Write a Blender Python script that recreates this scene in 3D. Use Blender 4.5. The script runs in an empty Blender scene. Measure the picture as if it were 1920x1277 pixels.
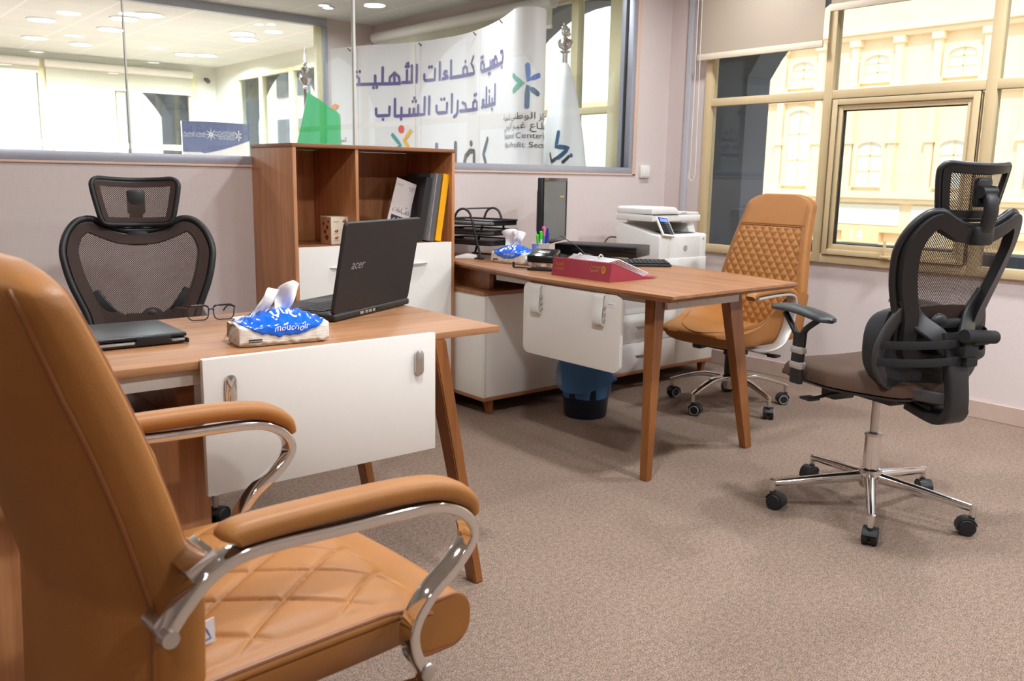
import bpy, bmesh, math, random
from math import sin, cos, pi, radians, sqrt, atan2
from mathutils import Vector, Matrix

sc = bpy.context.scene
COL = sc.collection
random.seed(7)

# ------------------------------------------------------------------ camera
F_PX, PITCH, ROLL, YAW, CAM_H = 1661.76, .181694, -.0174412, .876764, 1.13
_fw = Vector((cos(PITCH)*cos(YAW), cos(PITCH)*sin(YAW), -sin(PITCH)))
_rt = Vector((sin(YAW), -cos(YAW), 0))
_dn = _fw.cross(_rt)
_r = cos(ROLL)*_rt + sin(ROLL)*_dn
_d = -sin(ROLL)*_rt + cos(ROLL)*_dn
cam = bpy.data.cameras.new('camera')
cam.sensor_width = 36
cam.lens = F_PX*36/1920
cam.clip_start = .05
cam.clip_end = 300
cam.dof.use_dof = True
cam.dof.focus_distance = 2.9
cam.dof.aperture_fstop = 7
cam_o = bpy.data.objects.new('camera', cam)
cam_o.matrix_world = Matrix(((_r.x, -_d.x, -_fw.x, 0), (_r.y, -_d.y, -_fw.y, 0), (_r.z, -_d.z, -_fw.z, CAM_H), (0, 0, 0, 1)))
COL.objects.link(cam_o)
sc.camera = cam_o

# ------------------------------------------------------------------ look, world, sun
sc.view_settings.view_transform = 'Standard'
sc.view_settings.look = 'None'
sc.view_settings.exposure = 0.0
sc.view_settings.gamma = 1
sc.view_settings.use_curve_mapping = False
sc.cycles.use_denoising = True
sc.cycles.max_bounces = 10
sc.cycles.diffuse_bounces = 5
sc.cycles.glossy_bounces = 5
sc.cycles.transparent_max_bounces = 24
sc.cycles.caustics_reflective = False
sc.cycles.caustics_refractive = False
sc.cycles.sample_clamp_indirect = 6

wd = bpy.data.worlds.new('sky')
sc.world = wd
wd.use_nodes = True
nt = wd.node_tree
bg = nt.nodes['Background']
sky = nt.nodes.new('ShaderNodeTexSky')
sky.sky_type = 'HOSEK_WILKIE'
sky.sun_direction = Vector((-.55, -.35, .75)).normalized()
sky.turbidity = 5
mixw = nt.nodes.new('ShaderNodeMixRGB')
mixw.inputs[0].default_value = .85
mixw.inputs[2].default_value = (.93, .97, 1, 1)
nt.links.new(sky.outputs[0], mixw.inputs[1])
nt.links.new(mixw.outputs[0], bg.inputs[0])
bg.inputs[1].default_value = 2.1

sun = bpy.data.lights.new('sun', 'SUN')
sun.energy = 3.4
sun.angle = .01
sun.color = (1, .93, .80)
sun_o = bpy.data.objects.new('sun', sun)
sun_o.rotation_euler = Vector((.62, .30, -.72)).to_track_quat('-Z', 'Y').to_euler()
COL.objects.link(sun_o)
LAMP_W = 1.0          # watts of each ceiling downlight
LAMP_C = (.87, .935, 1)
LAMP_WARM = (1, .93, .84)

# ------------------------------------------------------------------ materials
def lin(c):
    return tuple(((v/12.92) if v <= .04045 else ((v+.055)/1.055)**2.4) for v in c)
def rgb(r, g, b):
    return lin((r/255, g/255, b/255)) + (1,)

def nodemat(name):
    m = bpy.data.materials.new(name)
    m.use_nodes = True
    return m, m.node_tree, m.node_tree.nodes['Principled BSDF']

def mat(name, col, rough=.5, metal=0.0, var=.06, scale=40, bump=0.0, bscale=200, spec=.5, coat=0, stretch=None, emis=0, alpha=1, sheen=0):
    m, t, b = nodemat(name)
    N, L = t.nodes, t.links
    tc = N.new('ShaderNodeTexCoord')
    mp = N.new('ShaderNodeMapping')
    if stretch: mp.inputs['Scale'].default_value = stretch
    L.new(tc.outputs['Object'], mp.inputs[0])
    nz = N.new('ShaderNodeTexNoise')
    nz.inputs['Scale'].default_value = scale
    nz.inputs['Detail'].default_value = 3
    L.new(mp.outputs[0], nz.inputs['Vector'])
    cr = N.new('ShaderNodeMixRGB')
    cr.inputs[1].default_value = tuple(min(1, v*(1-var)) for v in col[:3]) + (1,)
    cr.inputs[2].default_value = tuple(min(1, v*(1+var)) for v in col[:3]) + (1,)
    L.new(nz.outputs['Fac'], cr.inputs[0])
    L.new(cr.outputs[0], b.inputs['Base Color'])
    b.inputs['Roughness'].default_value = rough
    b.inputs['Metallic'].default_value = metal
    b.inputs['Specular IOR Level'].default_value = spec
    b.inputs['Coat Weight'].default_value = coat
    b.inputs['Sheen Weight'].default_value = sheen
    b.inputs['Alpha'].default_value = alpha
    if emis:
        b.inputs['Emission Color'].default_value = col
        b.inputs['Emission Strength'].default_value = emis
    if bump:
        n2 = N.new('ShaderNodeTexNoise')
        n2.inputs['Scale'].default_value = bscale
        n2.inputs['Detail'].default_value = 2
        L.new(mp.outputs[0], n2.inputs['Vector'])
        bp = N.new('ShaderNodeBump')
        bp.inputs['Strength'].default_value = bump
        bp.inputs['Distance'].default_value = .002
        L.new(n2.outputs['Fac'], bp.inputs['Height'])
        L.new(bp.outputs[0], b.inputs['Normal'])
    return m

def wood(name, c1, c2, axis='X', rough=.38, sc_=1.0, coat=.1):
    """laminate with long grain along one axis"""
    m, t, b = nodemat(name)
    N, L = t.nodes, t.links
    tc = N.new('ShaderNodeTexCoord')
    mp = N.new('ShaderNodeMapping')
    s = {'X': (.9, 14, 14), 'Y': (14, .9, 14), 'Z': (14, 14, .9)}[axis]
    mp.inputs['Scale'].default_value = tuple(v*sc_ for v in s)
    L.new(tc.outputs['Object'], mp.inputs[0])
    n1 = N.new('ShaderNodeTexNoise'); n1.inputs['Scale'].default_value = 2.2; n1.inputs['Detail'].default_value = 6; n1.inputs['Distortion'].default_value = .6
    n2 = N.new('ShaderNodeTexNoise'); n2.inputs['Scale'].default_value = 14; n2.inputs['Detail'].default_value = 3
    L.new(mp.outputs[0], n1.inputs['Vector']); L.new(mp.outputs[0], n2.inputs['Vector'])
    ad = N.new('ShaderNodeMath'); ad.operation = 'MULTIPLY_ADD'; ad.inputs[1].default_value = .35
    L.new(n2.outputs['Fac'], ad.inputs[0]); L.new(n1.outputs['Fac'], ad.inputs[2])
    rp = N.new('ShaderNodeValToRGB')
    rp.color_ramp.elements[0].position = .45; rp.color_ramp.elements[0].color = c2
    rp.color_ramp.elements[1].position = .92; rp.color_ramp.elements[1].color = c1
    L.new(ad.outputs[0], rp.inputs[0]); L.new(rp.outputs[0], b.inputs['Base Color'])
    b.inputs['Roughness'].default_value = rough
    b.inputs['Coat Weight'].default_value = coat
    b.inputs['Coat Roughness'].default_value = .25
    return m

def weave(name, col, rough=.85, scale=260, bump=.25, var=.1):
    """woven wallpaper / cloth: crossed fine threads"""
    m, t, b = nodemat(name)
    N, L = t.nodes, t.links
    tc = N.new('ShaderNodeTexCoord')
    ha = []
    for st in ((1, 1, .12), (.12, .12, 1)):
        mp = N.new('ShaderNodeMapping'); mp.inputs['Scale'].default_value = st
        L.new(tc.outputs['Object'], mp.inputs[0])
        nz = N.new('ShaderNodeTexNoise'); nz.inputs['Scale'].default_value = scale; nz.inputs['Detail'].default_value = 2
        L.new(mp.outputs[0], nz.inputs['Vector']); ha.append(nz)
    ad = N.new('ShaderNodeMath'); ad.operation = 'ADD'
    L.new(ha[0].outputs['Fac'], ad.inputs[0]); L.new(ha[1].outputs['Fac'], ad.inputs[1])
    hf = N.new('ShaderNodeMath'); hf.operation = 'MULTIPLY'; hf.inputs[1].default_value = .5
    L.new(ad.outputs[0], hf.inputs[0])
    cr = N.new('ShaderNodeMixRGB')
    cr.inputs[1].default_value = tuple(v*(1-var) for v in col[:3]) + (1,)
    cr.inputs[2].default_value = tuple(min(1, v*(1+var)) for v in col[:3]) + (1,)
    L.new(hf.outputs[0], cr.inputs[0]); L.new(cr.outputs[0], b.inputs['Base Color'])
    bp = N.new('ShaderNodeBump'); bp.inputs['Strength'].default_value = bump; bp.inputs['Distance'].default_value = .001
    L.new(hf.outputs[0], bp.inputs['Height']); L.new(bp.outputs[0], b.inputs['Normal'])
    b.inputs['Roughness'].default_value = rough
    b.inputs['Specular IOR Level'].default_value = .3
    return m

def carpet_mat():
    m, t, b = nodemat('carpet_loop')
    N, L = t.nodes, t.links
    tc = N.new('ShaderNodeTexCoord')
    n1 = N.new('ShaderNodeTexNoise'); n1.inputs['Scale'].default_value = 300; n1.inputs['Detail'].default_value = 2
    n2 = N.new('ShaderNodeTexNoise'); n2.inputs['Scale'].default_value = 2.2; n2.inputs['Detail'].default_value = 3
    n3 = N.new('ShaderNodeTexNoise'); n3.inputs['Scale'].default_value = 70; n3.inputs['Detail'].default_value = 3
    for n in (n1, n2, n3): L.new(tc.outputs['Object'], n.inputs['Vector'])
    r1 = N.new('ShaderNodeValToRGB')
    r1.color_ramp.elements[0].position = .33; r1.color_ramp.elements[0].color = rgb(102, 82, 70)
    r1.color_ramp.elements[1].position = .68; r1.color_ramp.elements[1].color = rgb(184, 159, 141)
    L.new(n1.outputs['Fac'], r1.inputs[0])
    r3 = N.new('ShaderNodeValToRGB')
    r3.color_ramp.elements[0].position = .35; r3.color_ramp.elements[0].color = (.72, .72, .72, 1)
    r3.color_ramp.elements[1].position = .65; r3.color_ramp.elements[1].color = (1.1, 1.1, 1.1, 1)
    L.new(n3.outputs['Fac'], r3.inputs[0])
    m1 = N.new('ShaderNodeMixRGB'); m1.blend_type = 'MULTIPLY'; m1.inputs[0].default_value = .75
    L.new(r1.outputs[0], m1.inputs[1]); L.new(r3.outputs[0], m1.inputs[2])
    m2 = N.new('ShaderNodeMixRGB'); m2.blend_type = 'MULTIPLY'; m2.inputs[0].default_value = .25
    L.new(m1.outputs[0], m2.inputs[1]); L.new(n2.outputs['Fac'], m2.inputs[2])
    L.new(m2.outputs[0], b.inputs['Base Color'])
    bp = N.new('ShaderNodeBump'); bp.inputs['Strength'].default_value = .6; bp.inputs['Distance'].default_value = .003
    L.new(n1.outputs['Fac'], bp.inputs['Height']); L.new(bp.outputs[0], b.inputs['Normal'])
    b.inputs['Roughness'].default_value = .95
    b.inputs['Specular IOR Level'].default_value = .1
    return m

def glass_mat(name, tint=(1, 1, 1, 1), base=.045, peak=.75, rough=0.0):
    """clear sheet glass: transparent with a reflection that grows towards grazing"""
    m = bpy.data.materials.new(name); m.use_nodes = True
    t = m.node_tree; N, L = t.nodes, t.links
    N.remove(N['Principled BSDF'])
    lw = N.new('ShaderNodeLayerWeight'); lw.inputs['Blend'].default_value = .5
    pw = N.new('ShaderNodeMath'); pw.operation = 'POWER'; pw.inputs[1].default_value = 4.5
    L.new(lw.outputs['Facing'], pw.inputs[0])
    ma = N.new('ShaderNodeMath'); ma.operation = 'MULTIPLY_ADD'; ma.inputs[1].default_value = peak; ma.inputs[2].default_value = base
    L.new(pw.outputs[0], ma.inputs[0])
    tr = N.new('ShaderNodeBsdfTransparent'); tr.inputs[0].default_value = tint
    gl = N.new('ShaderNodeBsdfGlossy'); gl.inputs['Roughness'].default_value = rough
    mx = N.new('ShaderNodeMixShader')
    L.new(ma.outputs[0], mx.inputs[0]); L.new(tr.outputs[0], mx.inputs[1]); L.new(gl.outputs[0], mx.inputs[2])
    L.new(mx.outputs[0], N['Material Output'].inputs[0])
    return m

def sheer_mat(name, col, transp=.2, transl=.5, rough=.9):
    """fabric or film that lets some light through"""
    m = bpy.data.materials.new(name); m.use_nodes = True
    t = m.node_tree; N, L = t.nodes, t.links
    N.remove(N['Principled BSDF'])
    tc = N.new('ShaderNodeTexCoord')
    nz = N.new('ShaderNodeTexNoise'); nz.inputs['Scale'].default_value = 300
    L.new(tc.outputs['Object'], nz.inputs['Vector'])
    cr = N.new('ShaderNodeMixRGB'); cr.inputs[1].default_value = tuple(v*.93 for v in col[:3])+(1,); cr.inputs[2].default_value = col
    L.new(nz.outputs['Fac'], cr.inputs[0])
    df = N.new('ShaderNodeBsdfDiffuse'); tl = N.new('ShaderNodeBsdfTranslucent'); tr = N.new('ShaderNodeBsdfTransparent')
    L.new(cr.outputs[0], df.inputs[0]); L.new(cr.outputs[0], tl.inputs[0])
    m1 = N.new('ShaderNodeMixShader'); m1.inputs[0].default_value = transl
    L.new(df.outputs[0], m1.inputs[1]); L.new(tl.outputs[0], m1.inputs[2])
    m2 = N.new('ShaderNodeMixShader'); m2.inputs[0].default_value = transp
    L.new(m1.outputs[0], m2.inputs[1]); L.new(tr.outputs[0], m2.inputs[2])
    L.new(m2.outputs[0], N['Material Output'].inputs[0])
    return m

def mesh_mat(name, col, open_=.42, pitch=.0042):
    """knitted chair mesh: a hexagon-ish pattern of real see-through holes"""
    m, t, b = nodemat(name)
    N, L = t.nodes, t.links
    tc = N.new('ShaderNodeTexCoord')
    sx = N.new('ShaderNodeSeparateXYZ'); L.new(tc.outputs['Object'], sx.inputs[0])
    def wv(sign):
        a = N.new('ShaderNodeMath'); a.operation = 'MULTIPLY_ADD'; a.inputs[1].default_value = sign*pi/pitch*.8
        z = N.new('ShaderNodeMath'); z.operation = 'MULTIPLY'; z.inputs[1].default_value = pi/pitch*.8
        L.new(sx.outputs['Z'], z.inputs[0]); L.new(sx.outputs['Y'], a.inputs[0]); L.new(z.outputs[0], a.inputs[2])
        s = N.new('ShaderNodeMath'); s.operation = 'SINE'; L.new(a.outputs[0], s.inputs[0])
        q = N.new('ShaderNodeMath'); q.operation = 'ABSOLUTE'; L.new(s.outputs[0], q.inputs[0])
        return q
    mu = N.new('ShaderNodeMath'); mu.operation = 'MULTIPLY'
    L.new(wv(1).outputs[0], mu.inputs[0]); L.new(wv(-1).outputs[0], mu.inputs[1])
    gt = N.new('ShaderNodeMath'); gt.operation = 'LESS_THAN'; gt.inputs[1].default_value = open_
    L.new(mu.outputs[0], gt.inputs[0])
    L.new(gt.outputs[0], b.inputs['Alpha'])
    b.inputs['Base Color'].default_value = col
    b.inputs['Roughness'].default_value = .7
    return m

M = {}
M['carpet'] = carpet_mat()
M['wallpaper'] = weave('wallpaper_woven_rose', rgb(217, 203, 199), scale=330)
M['wallpaper_far'] = weave('wall_cream_far', rgb(220, 222, 212), scale=200)
M['ceiling'] = mat('ceiling_tile', rgb(214, 212, 204), .9, bump=.4, bscale=90)
M['skirting'] = mat('skirting_ceramic', rgb(196, 172, 158), .35, var=.12, scale=14)
M['alu'] = mat('aluminium_powder_grey', rgb(176, 178, 190), .35, metal=.35)
M['peach'] = mat('peach_trim', rgb(222, 190, 170), .6)
M['winframe'] = mat('beige_window_frame', rgb(208, 184, 142), .4, var=.05, scale=8)
M['winframe_far'] = mat('cream_window_frame', rgb(226, 218, 176), .45)
M['gasket'] = mat('black_gasket', rgb(30, 30, 30), .6)
M['glass'] = glass_mat('clear_glass', (.985, .995, .99, 1), .05, .7)
M['glass_win'] = glass_mat('window_glass', (.93, .96, .97, 1), .055, .7)
M['glass_edge'] = mat('glass_seam_silicone', rgb(240, 244, 238), .2)
M['blind'] = sheer_mat('roller_blind_fabric', rgb(214, 198, 180), .20, .40)
M['blind_rail'] = mat('blind_rail', rgb(216, 200, 176), .5)
M['white_plastic'] = mat('white_plastic', rgb(235, 233, 228), .35)
M['trunking'] = mat('trunking_grey', rgb(190, 190, 196), .5)
M['desk_top_x'] = wood('walnut_top_long_x', rgb(180, 130, 90), rgb(146, 98, 62), 'X', .42, coat=.03)
M['desk_top_y'] = wood('walnut_top_long_y', rgb(172, 120, 80), rgb(136, 88, 54), 'Y', .40, coat=.04)
M['desk_edge'] = wood('walnut_edge', rgb(178, 116, 68), rgb(146, 90, 48), 'Y', .4)
M['walnut_z'] = wood('walnut_panel_upright', rgb(208, 144, 96), rgb(164, 108, 66), 'Z', .42)
M['walnut_x'] = wood('walnut_panel_x', rgb(172, 116, 78), rgb(134, 86, 54), 'X', .42)
M['leg_wood'] = wood('oiled_leg_wood', rgb(152, 92, 44), rgb(120, 70, 31), 'Z', .38)
M['white_lam'] = mat('white_laminate', rgb(233, 228, 220), .33, var=.02)
M['cream_lam'] = mat('cream_laminate', rgb(230, 224, 216), .3, var=.02)
M['steel_white'] = mat('white_steel', rgb(226, 222, 216), .4)
M['chrome'] = mat('chrome', (.78, .77, .76, 1), .08, metal=1, var=.02)
M['satin'] = mat('brushed_steel', (.62, .60, .59, 1), .28, metal=1, stretch=(1, 1, 30))
M['silver_plastic'] = mat('silver_paint', rgb(196, 190, 184), .35, metal=.5)
M['leather'] = mat('tan_leather', rgb(162, 106, 52), .46, var=.08, scale=18, bump=.22, bscale=420, spec=.36)
M['leather_seam'] = mat('tan_leather_piping', rgb(134, 80, 38), .45, bump=.2, bscale=300)
M['stitch'] = mat('tan_thread', rgb(214, 150, 84), .7)
M['black_plastic'] = mat('black_plastic', rgb(34, 33, 34), .42, bump=.1, bscale=600)
M['grey_plastic'] = mat('charcoal_plastic', rgb(58, 55, 55), .5, bump=.15, bscale=500)
M['black_gloss'] = mat('black_gloss', rgb(14, 14, 15), .18)
M['black_fabric'] = mat('black_nylon', rgb(30, 30, 33), .75, bump=.3, bscale=500)
M['brown_mesh'] = mesh_mat('brown_chair_mesh', rgb(66, 46, 36), .58, .0058)
M['brown_border'] = mat('brown_mesh_border', rgb(60, 41, 33), .75, bump=.3, bscale=700)
M['brown_seat'] = mat('brown_seat_mesh', rgb(70, 44, 24), .75, var=.15, scale=500, bump=.5, bscale=600)
M['rubber'] = mat('black_rubber', rgb(24, 24, 26), .5)
M['rim_grey'] = mat('grey_caster_rim', rgb(150, 148, 150), .4)
M['laptop'] = weave('laptop_textured_lid', rgb(44, 40, 40), .5, 420, .3, .2)
M['laptop_in'] = mat('laptop_keyboard_deck', rgb(38, 37, 38), .35)
M['key'] = mat('black_key', rgb(22, 22, 24), .4)
M['screen'] = mat('dark_screen', rgb(84, 96, 92), .22)
M['tissue_blue'] = mat('blue_wrapper', rgb(0, 98, 214), .18, var=.05, scale=25, bump=.9, bscale=30, coat=.6)
M['tissue_white'] = mat('white_paper_tissue', rgb(238, 234, 230), .8, bump=.6, bscale=60)
M['tissue_side'] = mat('tissue_stack', rgb(232, 224, 212), .6, stretch=(1, 1, 14), var=.08, bump=.8, bscale=60, coat=.5)
M['film'] = glass_mat('clear_film', (.97, .98, 1, 1), .10, .8, .12)
M['ink'] = mat('print_dark', rgb(40, 42, 52), .6)
M['ink_white'] = mat('print_white', rgb(242, 244, 246), .5)
M['ink_silver'] = mat('print_silver', rgb(190, 188, 184), .3, metal=.7)
M['ink_gold'] = mat('print_gold', rgb(226, 176, 60), .3, metal=.75)
M['burgundy'] = mat('burgundy_cloth', rgb(150, 46, 62), .5, var=.08, scale=90, bump=.25, bscale=400)
M['tray_mesh'] = mesh_mat('black_tray_mesh', rgb(22, 22, 23), .45, .006)
M['cup_mesh'] = mat('white_wire_cup', rgb(206, 206, 204), .4, metal=.2, stretch=(60, 60, 1), var=.35, scale=12)
M['paper'] = mat('paper_white', rgb(240, 240, 242), .8)
M['paper_edge'] = mat('paper_stack_edge', rgb(228, 226, 230), .8, stretch=(1, 1, 60), var=.12)
M['yellow'] = mat('yellow_board', rgb(248, 176, 0), .4)
M['grey_board'] = mat('grey_board', rgb(92, 90, 94), .5)
M['grey_light'] = mat('grey_board_light', rgb(176, 174, 176), .5)
M['dark_board'] = mat('dark_board', rgb(38, 34, 36), .5)
M['brochure'] = mat('brochure_cover', rgb(214, 202, 198), .5, var=.03)
M['carton_cream'] = mat('cream_carton', rgb(238, 224, 200), .5)
M['carton_side'] = mat('carton_photo_side', rgb(196, 152, 112), .5, var=.25, scale=30)
M['nut'] = mat('printed_nut_brown', rgb(176, 104, 52), .6, var=.3, scale=80)
M['nut_red'] = mat('printed_nut_red', rgb(120, 52, 36), .6)
M['blue_film'] = sheer_mat('blue_bin_liner', rgb(110, 158, 214), .50, .35)
M['bin_dark'] = mat('navy_bin', rgb(26, 32, 44), .25, var=.2, alpha=.82)
M['litter'] = mat('crumpled_waste', rgb(120, 100, 84), .8, var=.4, scale=30)
M['frame_black'] = mat('black_spectacle_frame', rgb(26, 24, 28), .3)
M['lens'] = glass_mat('spectacle_lens', (.97, .97, 1, 1), .07, .7)
M['green_flag'] = mat('green_satin', rgb(16, 164, 88), .45, var=.08, scale=9, sheen=.3)
M['white_flag'] = mat('white_satin', rgb(244, 246, 245), .5, var=.03, sheen=.3)
M['banner'] = mat('banner_print_white', rgb(238, 236, 236), .45, var=.01)
M['p_purple'] = mat('print_purple', rgb(104, 96, 150), .5)
M['p_black'] = mat('print_charcoal', rgb(70, 70, 84), .5)
M['p_red'] = mat('print_coral', rgb(242, 104, 92), .5)
M['p_teal'] = mat('print_teal', rgb(94, 164, 162), .5)
M['p_yellow'] = mat('print_amber', rgb(244, 188, 84), .5)
M['p_blue'] = mat('print_blue', rgb(76, 112, 190), .5)
M['p_green'] = mat('print_green', rgb(90, 180, 150), .5)
M['p_navy'] = mat('print_steel_blue', rgb(58, 96, 130), .5)
M['p_orange'] = mat('print_orange', rgb(240, 150, 70), .5)
M['counter_blue'] = mat('counter_print_blue', rgb(92, 108, 150), .5)
M['led'] = mat('lamp_diffuser', (1, .97, .92, 1), .5, emis=26)
M['lamp_trim'] = mat('lamp_trim_white', rgb(236, 236, 232), .4)
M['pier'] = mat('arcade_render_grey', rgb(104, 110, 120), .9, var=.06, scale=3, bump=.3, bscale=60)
M['sand'] = mat('facade_sandstone', rgb(250, 230, 198), .85, var=.05, scale=2, bump=.3, bscale=12)
M['sand_dark'] = mat('facade_sandstone_deep', rgb(244, 216, 172), .85, var=.06, scale=3)  # darker sandstone for bands, plates and glazing bars
M['frieze'] = mat('facade_carved_frieze', rgb(250, 228, 190), .85, var=.14, scale=1.4, bump=1.0, bscale=2)
M['facade_glass'] = mat('facade_pane', rgb(240, 240, 232), .2)
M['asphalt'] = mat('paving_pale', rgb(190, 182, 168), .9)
M['paving'] = mat('arcade_paving', rgb(70, 70, 72), .8)  # darkened to limit light bounced onto the arcade piers
M['blind_white'] = sheer_mat('white_blind_fabric', rgb(226, 224, 208), .02, .4)
M['folio'] = mat('black_matte_lid', rgb(20, 20, 22), .33, bump=.1, bscale=300)
M['block_white'] = mat('far_block_render', rgb(236, 232, 222), .85)
M['led_blue'] = mat('lcd_lit', rgb(90, 120, 255), .3, emis=1.2)
for _k in ('sand', 'frieze'): pass

# ------------------------------------------------------------------ mesh helpers
class MB:
    def __init__(self): self.bm = bmesh.new()
    def _add(self, verts, faces):
        vs = [self.bm.verts.new(v) for v in verts]
        for f in faces:
            try: self.bm.faces.new([vs[i] for i in f])
            except ValueError: pass
        return vs
    def box(self, c, s, bevel=0, rot=None, seg=2):
        t = bmesh.new()
        bmesh.ops.create_cube(t, size=1)
        bmesh.ops.scale(t, vec=s, verts=t.verts)
        if bevel: bmesh.ops.bevel(t, geom=t.edges[:], offset=min(bevel, min(s)*.49), segments=seg, affect='EDGES', profile=.5)
        mt = Matrix.Translation(c) @ (rot.to_4x4() if rot else Matrix())
        self.merge(t, mt); return self
    def b2(self, x0, x1, y0, y1, z0, z1, bevel=0):
        return self.box(((x0+x1)/2, (y0+y1)/2, (z0+z1)/2), (x1-x0, y1-y0, z1-z0), bevel)
    def merge(self, t, mt=None):
        mp = {}
        for v in t.verts: mp[v] = self.bm.verts.new(mt @ v.co if mt else v.co)
        for f in t.faces:
            try: self.bm.faces.new([mp[v] for v in f.verts])
            except ValueError: pass
        t.free()
    def cyl(self, p0, p1, r0, r1=None, seg=20): return self.tube([p0, p1], [r0, r0 if r1 is None else r1], seg)
    def tube(self, pts, r, seg=10, closed=False, flat=1.0, up=None):
        pts = [Vector(p) for p in pts]; n = len(pts)
        rr = r if isinstance(r, (list, tuple)) else [r]*n
        rings = []; prev = None
        for i, p in enumerate(pts):
            if closed: tg = pts[(i+1) % n]-pts[i-1]
            else: tg = pts[min(i+1, n-1)]-pts[max(i-1, 0)]
            tg.normalize()
            if prev is None:
                a = Vector(up) if up else (Vector((0, 0, 1)) if abs(tg.z) < .9 else Vector((1, 0, 0)))
            else: a = prev
            a = (a-tg*a.dot(tg)).normalized(); prev = a
            b = tg.cross(a)
            rings.append([self.bm.verts.new(p+(a*cos(2*pi*k/seg)+b*sin(2*pi*k/seg)*flat)*rr[i]) for k in range(seg)])
        m = n if closed else n-1
        for i in range(m):
            A, B = rings[i], rings[(i+1) % n]
            for k in range(seg): self.bm.faces.new((A[k], A[(k+1) % seg], B[(k+1) % seg], B[k]))
        if not closed:
            self.bm.faces.new(rings[0][::-1]); self.bm.faces.new(rings[-1])
        return self
    def sweep(self, pts, prof, side, closed=False, scale=None):
        """sweep a closed 2-D profile [(a,b)] along pts; a runs along 'side', b along side x tangent"""
        pts = [Vector(p) for p in pts]; n = len(pts); side = Vector(side).normalized(); rings = []
        for i, p in enumerate(pts):
            tg = (pts[(i+1) % n]-pts[i-1]) if closed else (pts[min(i+1, n-1)]-pts[max(i-1, 0)])
            tg.normalize(); s = (side-tg*side.dot(tg)).normalized(); nn = s.cross(tg)
            k = scale[i] if scale else 1
            rings.append([self.bm.verts.new(p+s*a*k+nn*b*k) for a, b in prof])
        q = len(prof)
        for i in range(n if closed else n-1):
            A, B = rings[i], rings[(i+1) % n]
            for k in range(q): self.bm.faces.new((A[k], A[(k+1) % q], B[(k+1) % q], B[k]))
        if not closed: self.bm.faces.new(rings[0][::-1]); self.bm.faces.new(rings[-1])
        return self
    def lathe(self, prof, seg=28, c=(0, 0, 0), axis='Z', cap=True):
        c = Vector(c); rings = []
        for r, z in prof:
            ring = []
            for k in range(seg):
                a = 2*pi*k/seg; u, v = r*cos(a), r*sin(a)
                ring.append(self.bm.verts.new(c+(Vector((u, v, z)) if axis == 'Z' else Vector((z, u, v)) if axis == 'X' else Vector((v, z, u)))))
            rings.append(ring)
        for i in range(len(rings)-1):
            A, B = rings[i], rings[i+1]
            for k in range(seg): self.bm.faces.new((A[k], A[(k+1) % seg], B[(k+1) % seg], B[k]))
        if cap:
            self.bm.faces.new(rings[0][::-1]); self.bm.faces.new(rings[-1])
        return self
    def prism(self, poly, axis, a0, a1, bevel=0):
        """extrude a 2-D outline; axis X: poly=(y,z), Y: poly=(x,z), Z: poly=(x,y)"""
        f = {'X': lambda u, v, w: (w, u, v), 'Y': lambda u, v, w: (u, w, v), 'Z': lambda u, v, w: (u, v, w)}[axis]
        t = bmesh.new()
        A = [t.verts.new(f(u, v, a0)) for u, v in poly]; B = [t.verts.new(f(u, v, a1)) for u, v in poly]
        n = len(poly)
        t.faces.new(A); t.faces.new(B[::-1])
        for i in range(n): t.faces.new((A[i], B[i], B[(i+1) % n], A[(i+1) % n]))
        bmesh.ops.recalc_face_normals(t, faces=t.faces)
        if bevel:
            es = [e for e in t.edges if len(e.link_faces) == 2 and e.calc_face_angle(0) > .5]
            bmesh.ops.bevel(t, geom=es, offset=bevel, segments=2, affect='EDGES', profile=.5)
        self.merge(t); return self
    def grid(self, nu, nv, f, cu=False, cv=False):
        vs = [[self.bm.verts.new(f(i/(nu if cu else nu-1), j/(nv if cv else nv-1))) for j in range(nv)] for i in range(nu)]
        for i in range(nu if cu else nu-1):
            for j in range(nv if cv else nv-1):
                self.bm.faces.new((vs[i][j], vs[(i+1) % nu][j], vs[(i+1) % nu][(j+1) % nv], vs[i][(j+1) % nv]))
        return vs
    def shell(self, nu, nv, f, g):
        """closed solid between two surfaces of the same topology"""
        a = self.grid(nu, nv, f); b = self.grid(nu, nv, g)
        def strip(p, q):
            for i in range(len(p)-1): self.bm.faces.new((p[i], p[i+1], q[i+1], q[i]))
        strip([r[0] for r in a], [r[0] for r in b]); strip([r[-1] for r in a], [r[-1] for r in b])
        strip(a[0], b[0]); strip(a[-1], b[-1]); return self
    def sphere(self, c, r, s=(1, 1, 1), seg=16):
        t = bmesh.new(); bmesh.ops.create_uvsphere(t, u_segments=seg, v_segments=max(8, seg//2), radius=r)
        self.merge(t, Matrix.Translation(c) @ Matrix.Diagonal((*s, 1))); return self
    def obj(self, name, m, parent=None, smooth=40, label=None):
        bmesh.ops.remove_doubles(self.bm, verts=self.bm.verts, dist=1e-6)
        bmesh.ops.recalc_face_normals(self.bm, faces=self.bm.faces)
        me = bpy.data.meshes.new(name); self.bm.to_mesh(me); self.bm.free()
        if smooth:
            me.polygons.foreach_set('use_smooth', [True]*len(me.polygons))
            me.set_sharp_from_angle(angle=radians(smooth))
        me.materials.append(M[m] if isinstance(m, str) else m)
        o = bpy.data.objects.new(name, me); COL.objects.link(o)
        if parent: o.parent = parent
        if label: o['label'] = label
        return o

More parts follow.
